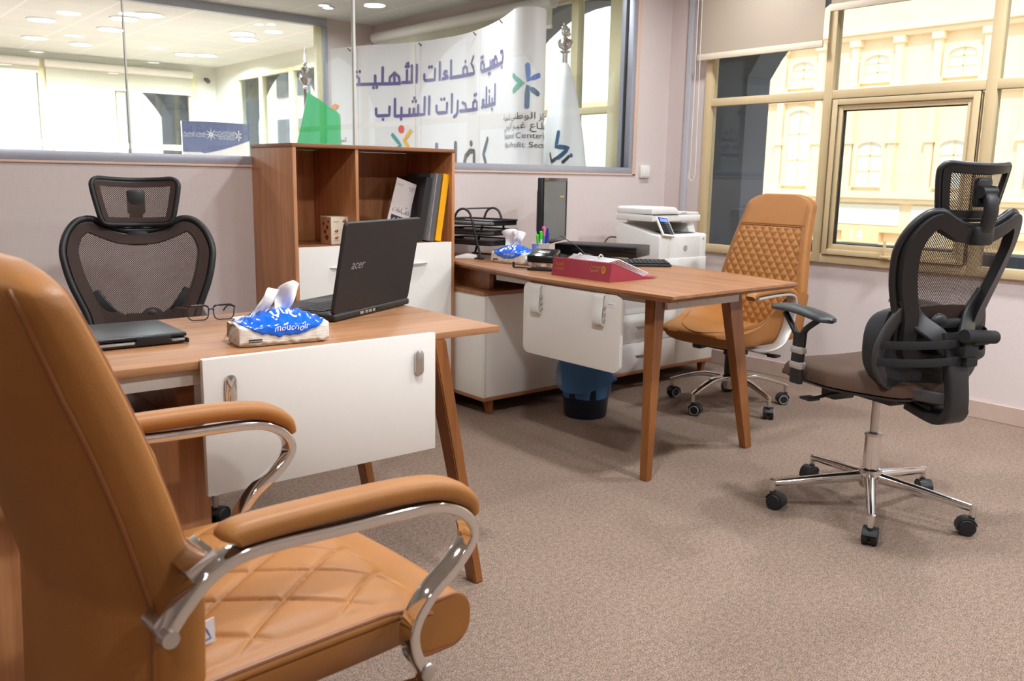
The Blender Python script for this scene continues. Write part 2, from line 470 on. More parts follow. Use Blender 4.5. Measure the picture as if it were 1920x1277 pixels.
def tag(o, label, cat, group=None, kind=None):
    o['label'] = label; o['category'] = cat
    if group: o['group'] = group
    if kind: o['kind'] = kind
    return o
def thing(name, label, cat, loc=(0, 0, 0), rz=0, group=None, kind=None):
    o = bpy.data.objects.new(name, None); COL.objects.link(o)
    o.location = loc; o.rotation_euler = (0, 0, rz); o.empty_display_size = .1
    return tag(o, label, cat, group, kind)
def copy_tree(o, parent=None):
    c = o.copy(); COL.objects.link(c)
    if parent: c.parent = parent
    for ch in list(o.children): copy_tree(ch, c)
    return c

def spline(pts, n=8, closed=False):
    """Catmull-Rom through the points"""
    P = [Vector(p) for p in pts]; N = len(P); out = []
    for i in range(N if closed else N-1):
        g = (lambda k: P[k % N]) if closed else (lambda k: P[max(0, min(N-1, k))])
        p0, p1, p2, p3 = g(i-1), g(i), g(i+1), g(i+2)
        for j in range(n):
            t = j/n
            out.append(.5*((2*p1)+(p2-p0)*t+(2*p0-5*p1+4*p2-p3)*t*t+(3*p1-p0-3*p2+p3)*t**3))
    if not closed: out.append(P[-1])
    return out
def rrect(w, h, r, n=5, cx=0, cy=0):
    out = []
    for sx, sy, a0 in ((1, 1, 0), (-1, 1, 90), (-1, -1, 180), (1, -1, 270)):
        for k in range(n+1):
            a = radians(a0+90*k/n); out.append((cx+sx*(w/2-r)+r*cos(a), cy+sy*(h/2-r)+r*sin(a)))
    return out

_adv = {}
def _curve_mesh(s, size):
    c = bpy.data.curves.new('t', 'FONT'); c.body = s; c.size = size; c.resolution_u = 3
    o = bpy.data.objects.new('t', c); COL.objects.link(o)
    dg = bpy.context.evaluated_depsgraph_get(); dg.update()
    me = o.evaluated_get(dg).to_mesh()
    vs = [v.co.copy() for v in me.vertices]; fs = [tuple(p.vertices) for p in me.polygons]
    bpy.data.objects.remove(o); bpy.data.curves.remove(c)
    return vs, fs
def text(mb, s, size, place, align='L', shear=0.0, per_glyph=False, stretch=1.0):
    """flat lettering laid on a surface: place(u, v) gives the point on it"""
    items = []
    if per_glyph:
        def W(q):
            if q not in _adv:
                v, _ = _curve_mesh(q, 1.0); _adv[q] = max(p.x for p in v)-min(p.x for p in v)
            return _adv[q]
        x = 0
        for ch in s:
            if ch != ' ': items.append((x, *_curve_mesh(ch, size)))
            x += (W('|'+ch+'|')-W('||'))*size
    else: items.append((0, *_curve_mesh(s, size)))
    xs = [x+p.x for x, v, f in items for p in v]
    if not xs: return
    off = {'L': 0, 'C': -(min(xs)+max(xs))/2, 'R': -max(xs)}[align]
    for x, v, f in items:
        mb._add([place((p.x+x+off)*stretch+shear*p.y, p.y) for p in v], f)
def plane_at(o, u, v, lift=.0006):
    """a mapper onto a flat face with origin o, right u, up v"""
    o, u, v = Vector(o), Vector(u).normalized(), Vector(v).normalized(); n = u.cross(v).normalized()
    return lambda a, b: o+u*a+v*b+n*lift
def strokes(mb, lines, w, place, step=.03, dots=(), dot_r=None):
    """monoline lettering: round-ended ribbons drawn through (u, v) points"""
    for ln in lines:
        P = [Vector(p) for p in ln]; Q = [P[0]]
        for a, b in zip(P, P[1:]):
            n = max(1, int((b-a).length/step))
            Q += [a+(b-a)*(k+1)/n for k in range(n)]
        L, R = [], []
        for i, p in enumerate(Q):
            tg = (Q[min(i+1, len(Q)-1)]-Q[max(i-1, 0)])
            tg = tg.normalized() if tg.length > 1e-9 else Vector((1, 0))
            nn = Vector((-tg.y, tg.x))*w/2
            L.append(mb.bm.verts.new(place(*(p+nn)))); R.append(mb.bm.verts.new(place(*(p-nn))))
        for i in range(len(Q)-1): mb.bm.faces.new((L[i], R[i], R[i+1], L[i+1]))
        for p in (Q[0], Q[-1]): disc(mb, p, w/2, place)
    for p in dots: disc(mb, p, dot_r or w*.6, place)
def disc(mb, p, r, place, n=12, sy=1):
    mb.bm.faces.new([mb.bm.verts.new(place(p[0]+r*cos(2*pi*k/n), p[1]+r*sy*sin(2*pi*k/n))) for k in range(n)])
def fillpoly(mb, pts, place):
    mb.bm.faces.new([mb.bm.verts.new(place(*p)) for p in pts])

# ================================================================== THE SETTING
YW, XW, ZC = 3.883, 4.5, 2.5
def struct(o, label, cat): return tag(o, label, cat, kind='structure')

def ceiling_tiles():
    m, t, b = nodemat('ceiling_tile_grid'); N, L = t.nodes, t.links
    tc = N.new('ShaderNodeTexCoord')
    br = N.new('ShaderNodeTexBrick'); br.offset = 0; br.squash = 1
    br.inputs['Scale'].default_value = 1; br.inputs['Brick Width'].default_value = .6; br.inputs['Row Height'].default_value = .6
    br.inputs['Mortar Size'].default_value = .011; br.inputs['Mortar Smooth'].default_value = .1
    br.inputs['Color1'].default_value = rgb(230, 234, 232); br.inputs['Color2'].default_value = rgb(226, 230, 228); br.inputs['Mortar'].default_value = rgb(246, 246, 242)
    L.new(tc.outputs['Object'], br.inputs['Vector']); L.new(br.outputs['Color'], b.inputs['Base Color'])
    nz = N.new('ShaderNodeTexNoise'); nz.inputs['Scale'].default_value = 55
    mp = N.new('ShaderNodeMapping'); mp.inputs['Scale'].default_value = (1, .3, 1)
    L.new(tc.outputs['Object'], mp.inputs[0]); L.new(mp.outputs[0], nz.inputs['Vector'])
    bp = N.new('ShaderNodeBump'); bp.inputs['Strength'].default_value = .5; bp.inputs['Distance'].default_value = .004
    L.new(nz.outputs['Fac'], bp.inputs['Height']); L.new(bp.outputs[0], b.inputs['Normal'])
    b.inputs['Roughness'].default_value = .9
    return m
M['ceil_grid'] = ceiling_tiles()

struct(MB().b2(-3, 4.9, -3, 12.1, -.1, 0).obj('floor', 'carpet', smooth=0), 'brown grey loop carpet covering the office floor', 'floor')
struct(MB().b2(-3.1, 4.9, -3.1, 12.1, ZC, ZC+.12).obj('ceiling', 'ceil_grid', smooth=0), 'pale tiled suspended ceiling with recessed downlights', 'ceiling')

# partition: solid lower wall, right-hand pier, header
w = MB(); w.b2(-3, 4.21, YW, YW+.12, 0, 1.158); w.b2(4.21, XW, YW, YW+.12, 0, ZC); w.b2(-3, 4.21, YW, YW+.12, 2.46, ZC)
struct(w.obj('wall_partition', 'wallpaper', smooth=0), 'rose wallpapered half wall under the glass partition', 'wall')
gl = thing('window_1', 'frameless glass partition above the rose half wall, banner visible behind', 'window', kind='structure')
f = MB(); f.b2(-3, 4.18, YW-.004, YW+.10, 1.166, 1.204, .002); f.b2(4.148, 4.18, YW-.004, YW+.10, 1.204, 2.46, .002)
f.obj('frame', 'alu', gl)
MB().b2(-3, 4.21, YW-.008, YW+.02, 1.156, 1.166, .002).b2(4.18, 4.21, YW-.008, YW+.02, 1.156, 2.46, .002).obj('trim', 'peach', gl)
MB().b2(4.143, 4.148, YW+.040, YW+.060, 1.204, 2.46).obj('gasket', 'gasket', gl)
for x0, x1 in ((-3, 1.180), (1.186, 2.239), (2.253, 4.138)):
    MB().b2(x0, x1, YW+.045, YW+.055, 1.19, 2.46).obj('pane', 'glass', gl, smooth=0)
MB().b2(1.180, 1.186, YW+.043, YW+.057, 1.204, 2.46).obj('seam', 'glass_edge', gl)
MB().b2(2.239, 2.253, YW+.04, YW+.06, 1.204, 2.46, .003).obj('seam', 'glass_edge', gl)

# window wall (shared by this room and the next one)
w = MB()
w.b2(XW, XW+.2, -3, 7.49, 0, .697); w.b2(XW, XW+.2, -3, 7.49, 2.40, ZC)
w.b2(XW, XW+.05, 3.573, 4.20, .697, 2.40); w.b2(XW, XW+.2, 7.33, 7.49, .697, 2.40)
struct(w.obj('wall_window', 'wallpaper', smooth=0), 'rose wallpapered wall under the long beige window', 'wall')
struct(MB().b2(XW-.014, XW, -3, YW, 0, .088, .003).obj('baseboard_window', 'skirting', smooth=0), 'pinkish ceramic skirting below the window wall', 'baseboard')
struct(MB().b2(-3, XW-.014, YW-.014, YW, 0, .088, .003).obj('baseboard_partition', 'skirting', smooth=0), 'pinkish ceramic skirting along the half wall behind the cabinets', 'baseboard')

def window_grid(name, label, x, ys, z0, z1, zr, m, bw=.05, fr=(-.03, .03), sash=None):
    """aluminium window in a plane of constant x; ys = member centres"""
    g = thing(name, label, 'window', kind='structure')
    fm = MB(); a, b = x+fr[0], x+fr[1]; y0, y1 = min(ys), max(ys)
    for y in ys: fm.b2(a, b, y-bw/2, y+bw/2, z0, z1, .003)
    srt = sorted(ys)
    for u, v in zip(srt, srt[1:]):
        for z, h in ((z0+.024, .048), (zr, .046), (z1-.024, .048)):
            fm.b2(a+.002, b-.002, u+bw/2-.001, v-bw/2+.001, z-h/2, z+h/2, .003)
    fm.obj('frame', m, g)
    for u, v in zip(srt, srt[1:]):
        for za, zb in ((z0+.048, zr-.023), (zr+.023, z1-.048)):
            if sash and u < sash[0] < v and za < zr-.1 and zb < zr: continue
            MB().b2(x-.003, x+.003, u+bw/2, v-bw/2, za, zb).obj('pane', 'glass_win', g, smooth=0)
    return g
w1 = window_grid('window_2', 'long beige aluminium window on the right wall facing a sunlit facade', XW, (3.546, 2.737, 1.889, 1.04, .19, -.66, -1.5), .697, 2.40, 1.60, 'winframe')
MB().b2(XW-.03, XW+.03, -3, -1.5, .697, 2.4).obj('panel', 'winframe', w1)
# opening sash in the second bay
s = MB(); y0, y1, z0, z1 = 1.93, 2.695, .745, 1.572
for a in (0, 1):
    d = .028*a; q = .03; xo = XW-.045+.012*a
    s.b2(xo, XW+.01, y0+d, y0+d+q, z0+d, z1-d, .003); s.b2(xo, XW+.01, y1-d-q, y1-d, z0+d, z1-d, .003)
    s.b2(xo, XW+.01, y0+d+q, y1-d-q, z0+d, z0+d+q, .003); s.b2(xo, XW+.01, y0+d+q, y1-d-q, z1-d-q, z1-d, .003)
s.obj('sash_frame', 'winframe', w1)
k = MB(); d = .0585
for (a, b, c_, e) in ((y0+d, y0+d+.004, z0+d, z1-d), (y1-d-.004, y1-d, z0+d, z1-d), (y0+d, y1-d, z0+d, z0+d+.004), (y0+d, y1-d, z1-d-.004, z1-d)): k.b2(XW-.02, XW-.004, a, b, c_, e)
d = -.003
for (a, b, c_, e) in ((y0+d, y0+d+.003, z0+d, z1-d), (y1-d-.003, y1-d, z0+d, z1-d), (y0+d, y1-d, z0+d, z0+d+.003), (y0+d, y1-d, z1-d-.003, z1-d)): k.b2(XW-.034, XW-.028, a, b, c_, e)
k.obj('gasket', 'gasket', w1)
MB().b2(XW-.003, XW+.003, y0+.058, y1-.058, z0+.058, z1-.058).obj('pane', 'glass_win', w1, smooth=0)
h = MB().b2(XW-.052, XW-.035, 2.285, 2.355, .742, .764, .004).b2(XW-.07, XW-.05, 2.30, 2.34, .75, .762, .003).b2(XW-.066, XW-.054, 2.316, 2.330, .758, .842, .004)
h.obj('window_handle', 'winframe', w1)

for i, (y0, y1, zb, lab) in enumerate(((2.765, 3.60, 1.845, 'lowered beige roller blind beside the corner, arch silhouetted through it'), (1.915, 2.728, 2.022, 'beige roller blind rolled higher over the opening sash'))):
    b = thing('roller_blind', lab, 'blind', (XW-.075, 0, 0))
    MB().b2(-.0012, .0012, y0, y1, zb+.03, 2.44).obj('fabric', 'blind', b, smooth=0)
    MB().b2(-.007, .007, y0-.004, y1+.004, zb, zb+.036, .003).obj('bottom_rail', 'blind_rail', b)
    MB().tube([(0, y0-.01, 2.455), (0, y1+.01, 2.455)], .028, 16).obj('roller_tube', 'blind_rail', b)
    if i == 0:
        MB().tube([(-.028, 3.598, 2.45), (-.028, 3.594, 1.7)] + spline([(-.028, 3.594, 1.22), (-.028, 3.600, 1.15), (-.028, 3.575, 1.13), (-.028, 3.556, 1.16), (-.028, 3.553, 1.22)], 5) + [(-.028, 3.572, 2.45)], .0017, 6).obj('chain', 'white_plastic', b)
t = MB().b2(XW-.022, XW, 3.698, 3.733, .0, ZC, .004).obj('trim_1', 'trunking')
struct(t, 'grey cable trunking running up the wall in the corner', 'trunking')
sw = thing('wall_socket', 'small white switch box on the wall right of the glass partition', 'switch', (4.29, YW, 1.182))
MB().box((0, -.011, 0), (.084, .022, .078), .005).obj('back_box', 'white_plastic', sw)
MB().box((-.018, -.024, 0), (.034, .008, .06), .003).box((.022, -.024, 0), (.022, .008, .06), .003).obj('rocker', 'white_plastic', sw)

# other sides of the room, behind the camera
struct(MB().b2(-3.12, -3, -3, 12.1, 0, ZC).obj('wall_left', 'wallpaper', smooth=0), 'rose wallpapered wall on the left side of the office', 'wall')
struct(MB().b2(-3, 4.7, -3.12, -3, 0, ZC).obj('wall_back', 'wallpaper', smooth=0), 'rose wallpapered wall behind the camera', 'wall')

# ---------------------------------------------------------------- the two rooms behind the glass
YF = 7.49
w = MB(); w.b2(4.0, XW, YF, YF+.1, 0, ZC); w.b2(-3, 4.0, YF, YF+.1, 0, 1.1)
struct(w.obj('wall_far', 'wallpaper', smooth=0), 'pinkish wall piece beyond the banner, beside the second glass partition', 'wall')
g = thing('window_3', 'grey framed second glass partition behind the green flag', 'window', kind='structure')
f = MB().b2(-3, 4.0, YF-.02, YF+.06, 2.43, ZC, .003).b2(3.955, 4.005, YF-.02, YF+.06, 1.1, 2.43, .003).b2(-3, 3.955, YF-.02, YF+.06, 1.1, 1.14, .003)
f.obj('frame', 'alu', g); MB().b2(-3, 3.955, YF+.02, YF+.028, 1.14, 2.43).obj('pane', 'glass', g, smooth=0)
MB().b2(3.90, 3.955, YF+.0, YF+.05, 1.14, 2.43).obj('stile', 'winframe_far', g)
window_grid('window_4', 'beige window with rolled blind behind the banner and white flag', XW, (7.30, 6.40, 5.55, 4.745, 4.235), .697, 2.40, 1.60, 'winframe_far', bw=.07)
struct(MB().b2(XW-.03, XW+.03, 4.205, 4.40, .70, 2.40, .003).obj('trim_2', 'winframe_far'), 'wide cream window post right of the white flag', 'trim')
b = thing('roller_blind', 'white roller blind box above the banner under the ceiling', 'blind', (XW-.09, 0, 0))
MB().tube([(0, 4.9, 2.36), (0, 7.34, 2.36)], .045, 18).obj('roller_tube', 'white_plastic', b)
MB().b2(-.002, .002, 4.92, 7.30, 2.20, 2.36).obj('fabric', 'blind_white', b, smooth=0); MB().b2(-.008, .008, 4.92, 7.30, 2.18, 2.205, .002).obj('bottom_rail', 'white_plastic', b)
b = thing('roller_blind', 'second white blind roll continuing past the banner towards the flag', 'blind', (XW-.09, 0, 0))
MB().tube([(0, 3.95, 2.40), (0, 4.86, 2.40)], .045, 18).obj('roller_tube', 'white_plastic', b)
MB().b2(-.002, .002, 3.97, 4.84, 2.35, 2.40).obj('fabric', 'blind_white', b, smooth=0)

YB, XR = 12.0, 4.75
w = MB(); w.b2(-3, XR, YB, YB+.1, 0, .9); w.b2(-3, XR, YB, YB+.1, 2.40, ZC); w.b2(4.45, XR+.1, YB, YB+.1, .9, 2.4)
struct(w.obj('wall_farthest', 'wallpaper_far', smooth=0), 'cream wall around the farthest windows', 'wall')
w = MB(); w.b2(XR, XR+.1, YF+.1, YB, 0, .9); w.b2(XR, XR+.1, YF+.1, YB, 2.33, ZC); w.b2(XR, XR+.1, 11.27, YB, .9, 2.33); w.b2(4.5, XR+.1, YF+.05, YF+.15, 0, ZC)
struct(w.obj('wall_far_right', 'wallpaper_far', smooth=0), 'cream wall above the windows right of the security camera', 'wall')
window_grid('window_5', 'cream framed window with arch outside, right of the security camera', XR, (11.25, 10.52, 9.71, 8.9, 8.1, 7.62), .9, 2.33, 1.2, 'winframe_far', bw=.09)
# farthest wall windows lie in a plane of constant y
g = thing('window_6', 'wide bright window on the farthest wall with lowered white blinds', 'window', kind='structure')
fm = MB(); xs = (4.43, 3.52, 2.64, 1.75, .86, -.05, -.95, -1.9, -2.9)
for x in xs: fm.b2(x-.05, x+.05, YB-.03, YB+.03, .9, 2.4, .003)
for z in (1.44, .93, 2.37): fm.b2(-2.9, 4.43, YB-.028, YB+.028, z-.035, z+.035, .003)
fm.b2(2.72, 3.46, YB-.05, YB+.01, 1.33, 1.40, .003).b2(2.78, 3.40, YB-.045, YB+.01, 1.30, 1.33)
fm.obj('frame', 'winframe_far', g)
for u, v in zip(xs, xs[1:]): MB().b2(v+.05, u-.05, YB-.003, YB+.003, .96, 2.34).obj('pane', 'glass_win', g, smooth=0)
for x0, x1, zb, lab in ((2.66, 4.41, 2.13, 'white roller blind on the farthest wall between two window posts'), (-.6, 2.60, 2.27, 'white roller blind rolled higher at the far left window')):
    b = thing('roller_blind', lab, 'blind', (0, YB-.08, 0))
    MB().tube([(x0, 0, 2.37), (x1, 0, 2.37)], .045, 18).obj('roller_tube', 'white_plastic', b)
    MB().b2(x0+.01, x1-.01, -.002, .002, zb, 2.36).obj('fabric', 'blind_white', b, smooth=0)
    MB().b2(x0+.01, x1-.01, -.008, .008, zb-.02, zb+.004, .002).obj('bottom_rail', 'white_plastic', b)

# ---------------------------------------------------------------- ceiling lamps
def downlight(x, y, r, watts, label, group, warm=False):
    t = thing('ceiling_downlight', label, 'light', (x, y, ZC), 0, group)
    MB().lathe([(r, -.001), (r+.018, -.001), (r+.016, -.008), (r+.002, -.012), (r, -.006)], 28, cap=False).obj('trim_ring', 'lamp_trim', t)
    MB().lathe([(.0005, -.004), (r*.98, -.004), (r*.98, -.001), (.0005, -.001)], 24).obj('diffuser', 'led', t)
    if watts:
        l = bpy.data.lights.new('lamp', 'AREA'); l.shape = 'DISK'; l.size = r*1.9; l.energy = watts; l.color = LAMP_WARM if warm else LAMP_C; l.spread = radians(165)
        o = bpy.data.objects.new('lamp', l); COL.objects.link(o); o.parent = t; o.location = (0, 0, -.016)
for x, y, pw in ((1.1, 1.35, 31), (-.7, 1.35, 4), (2.6, 1.3, 26), (3.95, 1.3, 30), (1.1, 3.0, 4), (-.7, 3.0, 3), (2.6, 3.05, 10), (3.95, 3.05, 13), (1.1, -.6, 21), (-.7, -.6, 5), (2.6, -.6, 34), (3.95, -.6, 36)):
    downlight(x, y, .085, LAMP_W*pw, 'round recessed downlight in the ceiling over the desks', 'downlights above the office', x < 0 or (x < 2 and y > 2))
far = (((2.11, 9.43), 'large round downlight at far left, nearest the ceiling edge'), ((2.33, 10.75), 'round downlight at far left, below the first one'), ((2.82, 10.89), 'round downlight third from left, lowest of the far left lamps'),
       ((2.75, 9.55), 'round downlight left of the glass seam'), ((2.66, 8.80), 'round downlight crossing the left glass seam'), ((2.76, 8.43), 'highest round downlight, just right of the left glass seam'),
       ((3.79, 8.84), 'upper disc of the lamp and reflection pair nearest the second partition frame'), ((3.98, 9.18), 'lower disc of the lamp and reflection pair nearest the second partition frame'),
       ((3.95, 10.86), 'left disc of the low lamp and reflection pair above the farthest blind'), ((4.17, 10.76), 'right disc of the low lamp and reflection pair above the farthest blind'))
for (x, y), lab in far: downlight(x, y, .115, 58, lab, None)  # paired discs include reflections in the glass, built as lamps
downlight(3.66, 6.88, .04, 4, 'tiny upper spotlight in the ceiling above the banner left end', None)
downlight(3.74, 6.96, .04, 4, 'tiny lower spotlight in the ceiling above the banner left end', None)
for x, y in ((1.2, 5.6), (2.6, 4.75), (3.5, 4.5), (2.2, 6.2), (-.6, 5.6), (-.4, 9.5), (.9, 10.6)):  # lamps added out of view to light the rooms behind the glass
    downlight(x, y, .1, 13 if y < 7.4 else 60, 'downlight added out of view to light the rooms behind the partition', 'added downlights beyond the glass')

# ================================================================== OUTSIDE
struct(MB().b2(4.7, 6.4, -6, 12.0, -.3, 0).b2(-3, 6.4, 12.1, 14.2, -.3, 0).obj('floor_arcade', 'paving', smooth=0), 'dark paved arcade floor outside the windows', 'floor')
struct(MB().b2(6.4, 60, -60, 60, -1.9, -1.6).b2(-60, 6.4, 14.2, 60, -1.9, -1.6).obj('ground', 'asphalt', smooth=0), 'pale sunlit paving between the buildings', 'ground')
struct(MB().b2(-3.2, 6.5, -6, 14.3, 2.98, 3.15).obj('ceiling_arcade', 'pier', smooth=0), 'grey slab added to shade the arcade, reaching over the rooms', 'ceiling')  # slab added above the arcade to keep its walls in shade

def arcade(name, label, axis, off, t_, c0, n, span=1.40, per=3.26, r=1.62, zc=1.12, z1=3.0):
    """wall of segmental arches; axis 'X' = plane of constant x"""
    m = MB()
    for k in range(n):
        c = c0+per*k
        a0 = math.acos(span/r); arc = [(c+r*cos(a0+(pi-2*a0)*i/20), zc+r*sin(a0+(pi-2*a0)*i/20)) for i in range(21)]
        hp = (per-2*span)/2
        m.prism([(c+span, -.3), (c+span+hp, -.3), (c+span+hp, z1), (c+span, z1)] , axis, off, off+t_)
        m.prism([(c-span-hp, -.3), (c-span, -.3), (c-span, z1), (c-span-hp, z1)], axis, off, off+t_)
        for (u0, v0), (u1, v1) in zip(arc, arc[1:]): m.prism([(u0, v0), (u0, z1), (u1, z1), (u1, v1)], axis, off, off+t_)
    o = m.obj(name, 'pier', smooth=0)
    return struct(o, label, 'arcade')
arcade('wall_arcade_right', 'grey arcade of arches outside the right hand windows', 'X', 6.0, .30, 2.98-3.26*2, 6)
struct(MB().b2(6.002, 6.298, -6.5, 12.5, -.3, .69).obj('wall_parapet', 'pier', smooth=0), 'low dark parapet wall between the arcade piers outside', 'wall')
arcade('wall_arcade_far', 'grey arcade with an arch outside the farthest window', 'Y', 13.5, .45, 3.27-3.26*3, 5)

# sunlit building across the street
fx = 30.0
def FY(y20): return y20*fx/20
def FZ(z20): return CAM_H+(z20-CAM_H)*fx/20
fac = thing('facade_building', 'ornate sandstone building with arched windows across the street', 'building', (fx, 0, -1.6))
Z = lambda z: FZ(z)+1.6
MB().b2(0, 1, -20, 23.4, 0, Z(4.56)).obj('wall', 'sand', fac, smooth=0)
MB().b2(-.12, 1, -20, 23.4, Z(4.62), Z(6.3)).obj('frieze', 'frieze', fac, smooth=0)
MB().b2(-.45, 0, -20, 23.4, Z(4.50), Z(4.62), .03).b2(-.3, 0, -20, 23.4, Z(4.40), Z(4.50), .02).obj('cornice', 'sand', fac, smooth=0)
MB().b2(-.35, 0, -20, 23.4, Z(3.20), Z(3.34), .03).b2(-.22, 0, -20, 23.4, Z(3.08), Z(3.20), .02).obj('cornice', 'sand', fac, smooth=0)
MB().b2(-.4, 0, -20, 23.4, Z(.80), Z(.97), .03).b2(-.25, 0, -20, 23.4, Z(.70), Z(.80), .02).obj('cornice', 'sand', fac, smooth=0)
MB().b2(-.3, 0, -20, 23.4, Z(.02), Z(.16), .02).b2(-.25, 0, -20, 23.4, Z(-.30), Z(-.22), .02).obj('band', 'sand_dark', fac, smooth=0)
def arch_outline(yc, hw, z0, z1, n=10):
    return [(yc-hw, z0), (yc+hw, z0)] + [(yc+hw*cos(pi*k/n), z1-hw*.45+hw*.45*sin(pi*k/n)) for k in range(n+1)]
for k in range(-9, 3):
    yc = FY(11.0+1.93*k)
    for zb, zt in ((3.42, 4.15), (1.05, 2.20) if k != 1 else (1.05, 3.0)):
        wn = MB(); o = arch_outline(yc, .62, Z(zb), Z(zt)); i = arch_outline(yc, .46, Z(zb)+.05, Z(zt)-.16)
        A = [wn.bm.verts.new((-.14, *p)) for p in o]; B = [wn.bm.verts.new((-.14, *p)) for p in i]; C = [wn.bm.verts.new((0, *p)) for p in o]; D = [wn.bm.verts.new((-.02, *p)) for p in i]
        q = len(A)
        for j in range(q):
            wn.bm.faces.new((A[j], A[(j+1) % q], B[(j+1) % q], B[j])); wn.bm.faces.new((C[j], C[(j+1) % q], A[(j+1) % q], A[j])); wn.bm.faces.new((B[j], B[(j+1) % q], D[(j+1) % q], D[j]))
        wo = wn.obj('window', 'sand', fac, smooth=0)
        p = MB(); p.prism(i, 'X', -.03, -.01); p.obj('pane', 'facade_glass', wo, smooth=0)
        gb = MB(); zz0, zz1 = Z(zb)+.05, Z(zt)-.16
        gb.b2(-.06, -.03, yc-.02, yc+.02, zz0, zz1).b2(-.06, -.03, yc-.46, yc+.46, zz0+(zz1-zz0)*.33, zz0+(zz1-zz0)*.33+.04).b2(-.06, -.03, yc-.46, yc+.46, zz0+(zz1-zz0)*.68, zz0+(zz1-zz0)*.68+.04)
        gb.obj('glazing_bars', 'sand_dark', wo, smooth=0)
    for s_ in (-1, 1):
        yp = yc+s_*FY(.53)
        MB().b2(-.22, 0, yp-.13, yp+.13, Z(3.34), Z(4.40), .02).b2(-.30, 0, yp-.2, yp+.2, Z(4.25), Z(4.40), .02).b2(-.3, 0, yp-.2, yp+.2, Z(3.34), Z(3.44), .02).obj('pilaster', 'sand', fac, smooth=0)
        MB().b2(-.22, 0, yp-.13, yp+.13, Z(.97), Z(3.08), .02).b2(-.30, 0, yp-.2, yp+.2, Z(2.05), Z(2.2), .02).b2(-.3, 0, yp-.2, yp+.2, Z(.97), Z(1.07), .02).obj('pilaster', 'sand', fac, smooth=0)
    MB().b2(-.06, 0, yc-1.25, yc+1.25, Z(.18), Z(.66), .02).obj('shutter', 'facade_glass', fac, smooth=0)
    n = {0: '14', -1: '13', 1: '15', 2: '16', 3: '17'}.get(k)
    if n:
        tm = MB(); text(tm, n, .62, plane_at((-.31, yc+.10, Z(-.20)), (0, -1, 0), (0, 0, 1), .002), 'C'); 
        MB().b2(-.3, -.02, yc-.7, yc+.7, Z(-.24), Z(.03), .01).obj('number_plate', 'sand_dark', fac, smooth=0)
        tm.obj('number', 'ink_white', fac, smooth=0)
# plain block seen through the farther right-hand windows
bl = thing('white_block', 'white building with square windows seen beside the green flag', 'building', (16, 30, -1.6))
MB().b2(-1, 8, -3, 3, 0, 9.2).obj('wall', 'block_white', bl, smooth=0)
for zi in range(4):
    for yi in range(3):
        MB().b2(-1.06, -.98, -2.4+yi*1.7, -1.5+yi*1.7, 1.5+zi*2.0, 2.7+zi*2.0).obj('window', 'pier', bl, smooth=0)
pb = thing('pale_block', 'low pale building seen behind the white flag', 'building', (38, 40, -1.6))
MB().b2(-4, 10, -13, 16, 0, 6.4).obj('wall', 'block_white', pb, smooth=0); MB().b2(-4.2, 10.2, -13.2, 16.2, 6.4, 6.7).obj('roof_edge', 'sand_dark', pb, smooth=0)
for yi in range(6): MB().b2(-4.05, -3.98, -11+yi*4.4, -9.4+yi*4.4, 2.2, 4.2).obj('window', 'facade_glass', pb, smooth=0)
lp = thing('street_lamp', 'thin street lamp outside the farthest arched window', 'lamp', (6.6, 22, -1.6))
MB().tube([(0, 0, 0), (0, 0, 6.4)], [.06, .045], 8).obj('pole', 'satin', lp)
MB().tube([(0, 0, 6.4), (-1.2, 0, 6.5)], .035, 8).box((-1.4, 0, 6.5), (.5, .16, .06), .02).obj('arm', 'satin', lp)

# ================================================================== DESKS AND CABINETS
def taper_leg(top, bot, zt, ts, bs, zb=0):
    """rectangular leg leaning from top centre to foot centre; ts/bs = (sx, sy)"""
    m = MB(); v = []
    for (cx, cy), (sx, sy), z in ((bot, bs, zb), (top, ts, zt)):
        for a, b in ((-1, -1), (1, -1), (1, 1), (-1, 1)): v.append((cx+a*sx/2, cy+b*sy/2, z))
    m._add(v, [(0, 3, 2, 1), (4, 5, 6, 7), (0, 1, 5, 4), (1, 2, 6, 5), (2, 3, 7, 6), (3, 0, 4, 7)])
    bmesh.ops.bevel(m.bm, geom=m.bm.edges[:], offset=.003, segments=2, affect='EDGES')
    return m
def scoop(cx, y, z, hw=.07):
    """lens-shaped pull: a shallow scoop standing off the front"""
    m = MB()
    def f(u, v):
        a = -1+2*u; w = sqrt(max(0, 1-a*a))
        return (cx+hw*a, y-.020*w*(1-v*.85), z+.004-.016*w*v)
    def g(u, v):
        p = f(u, v); return (p[0], p[1]+.003, p[2]-.001)
    m.shell(25, 7, f, g); m.box((cx, y-.001, z-.004), (hw*1.7, .004, .014), .001)
    return m

DT = .727
# ---- near desk
d1 = thing('office_desk', 'near walnut topped desk with open laptop and tissue pack on it', 'desk', (1.0, 2.17, 0))
def L1(*a): return a
ox, oy = 1.0, 2.17
MB().b2(-.35-ox, 1.518-ox, 1.88-oy, 2.485-oy, DT-.018, DT, .0015).obj('tabletop', 'desk_top_x', d1)
f = MB().b2(-.3-ox, 1.30-ox, 1.905-oy, 1.945-oy, DT-.058, DT-.0185, .002).b2(-.3-ox, 1.30-ox, 2.40-oy, 2.44-oy, DT-.058, DT-.0185, .002).b2(1.26-ox, 1.30-ox, 1.945-oy, 2.40-oy, DT-.058, DT-.0185, .002)
f.obj('frame', 'steel_white', d1)
taper_leg((1.315-ox, 1.905-oy), (1.438-ox, 1.875-oy), DT-.0185, (.040, .062), (.027, .046)).obj('leg', 'leg_wood', d1)
taper_leg((1.315-ox, 2.43-oy), (1.455-ox, 2.455-oy), DT-.0185, (.040, .062), (.027, .046)).obj('leg', 'leg_wood', d1)
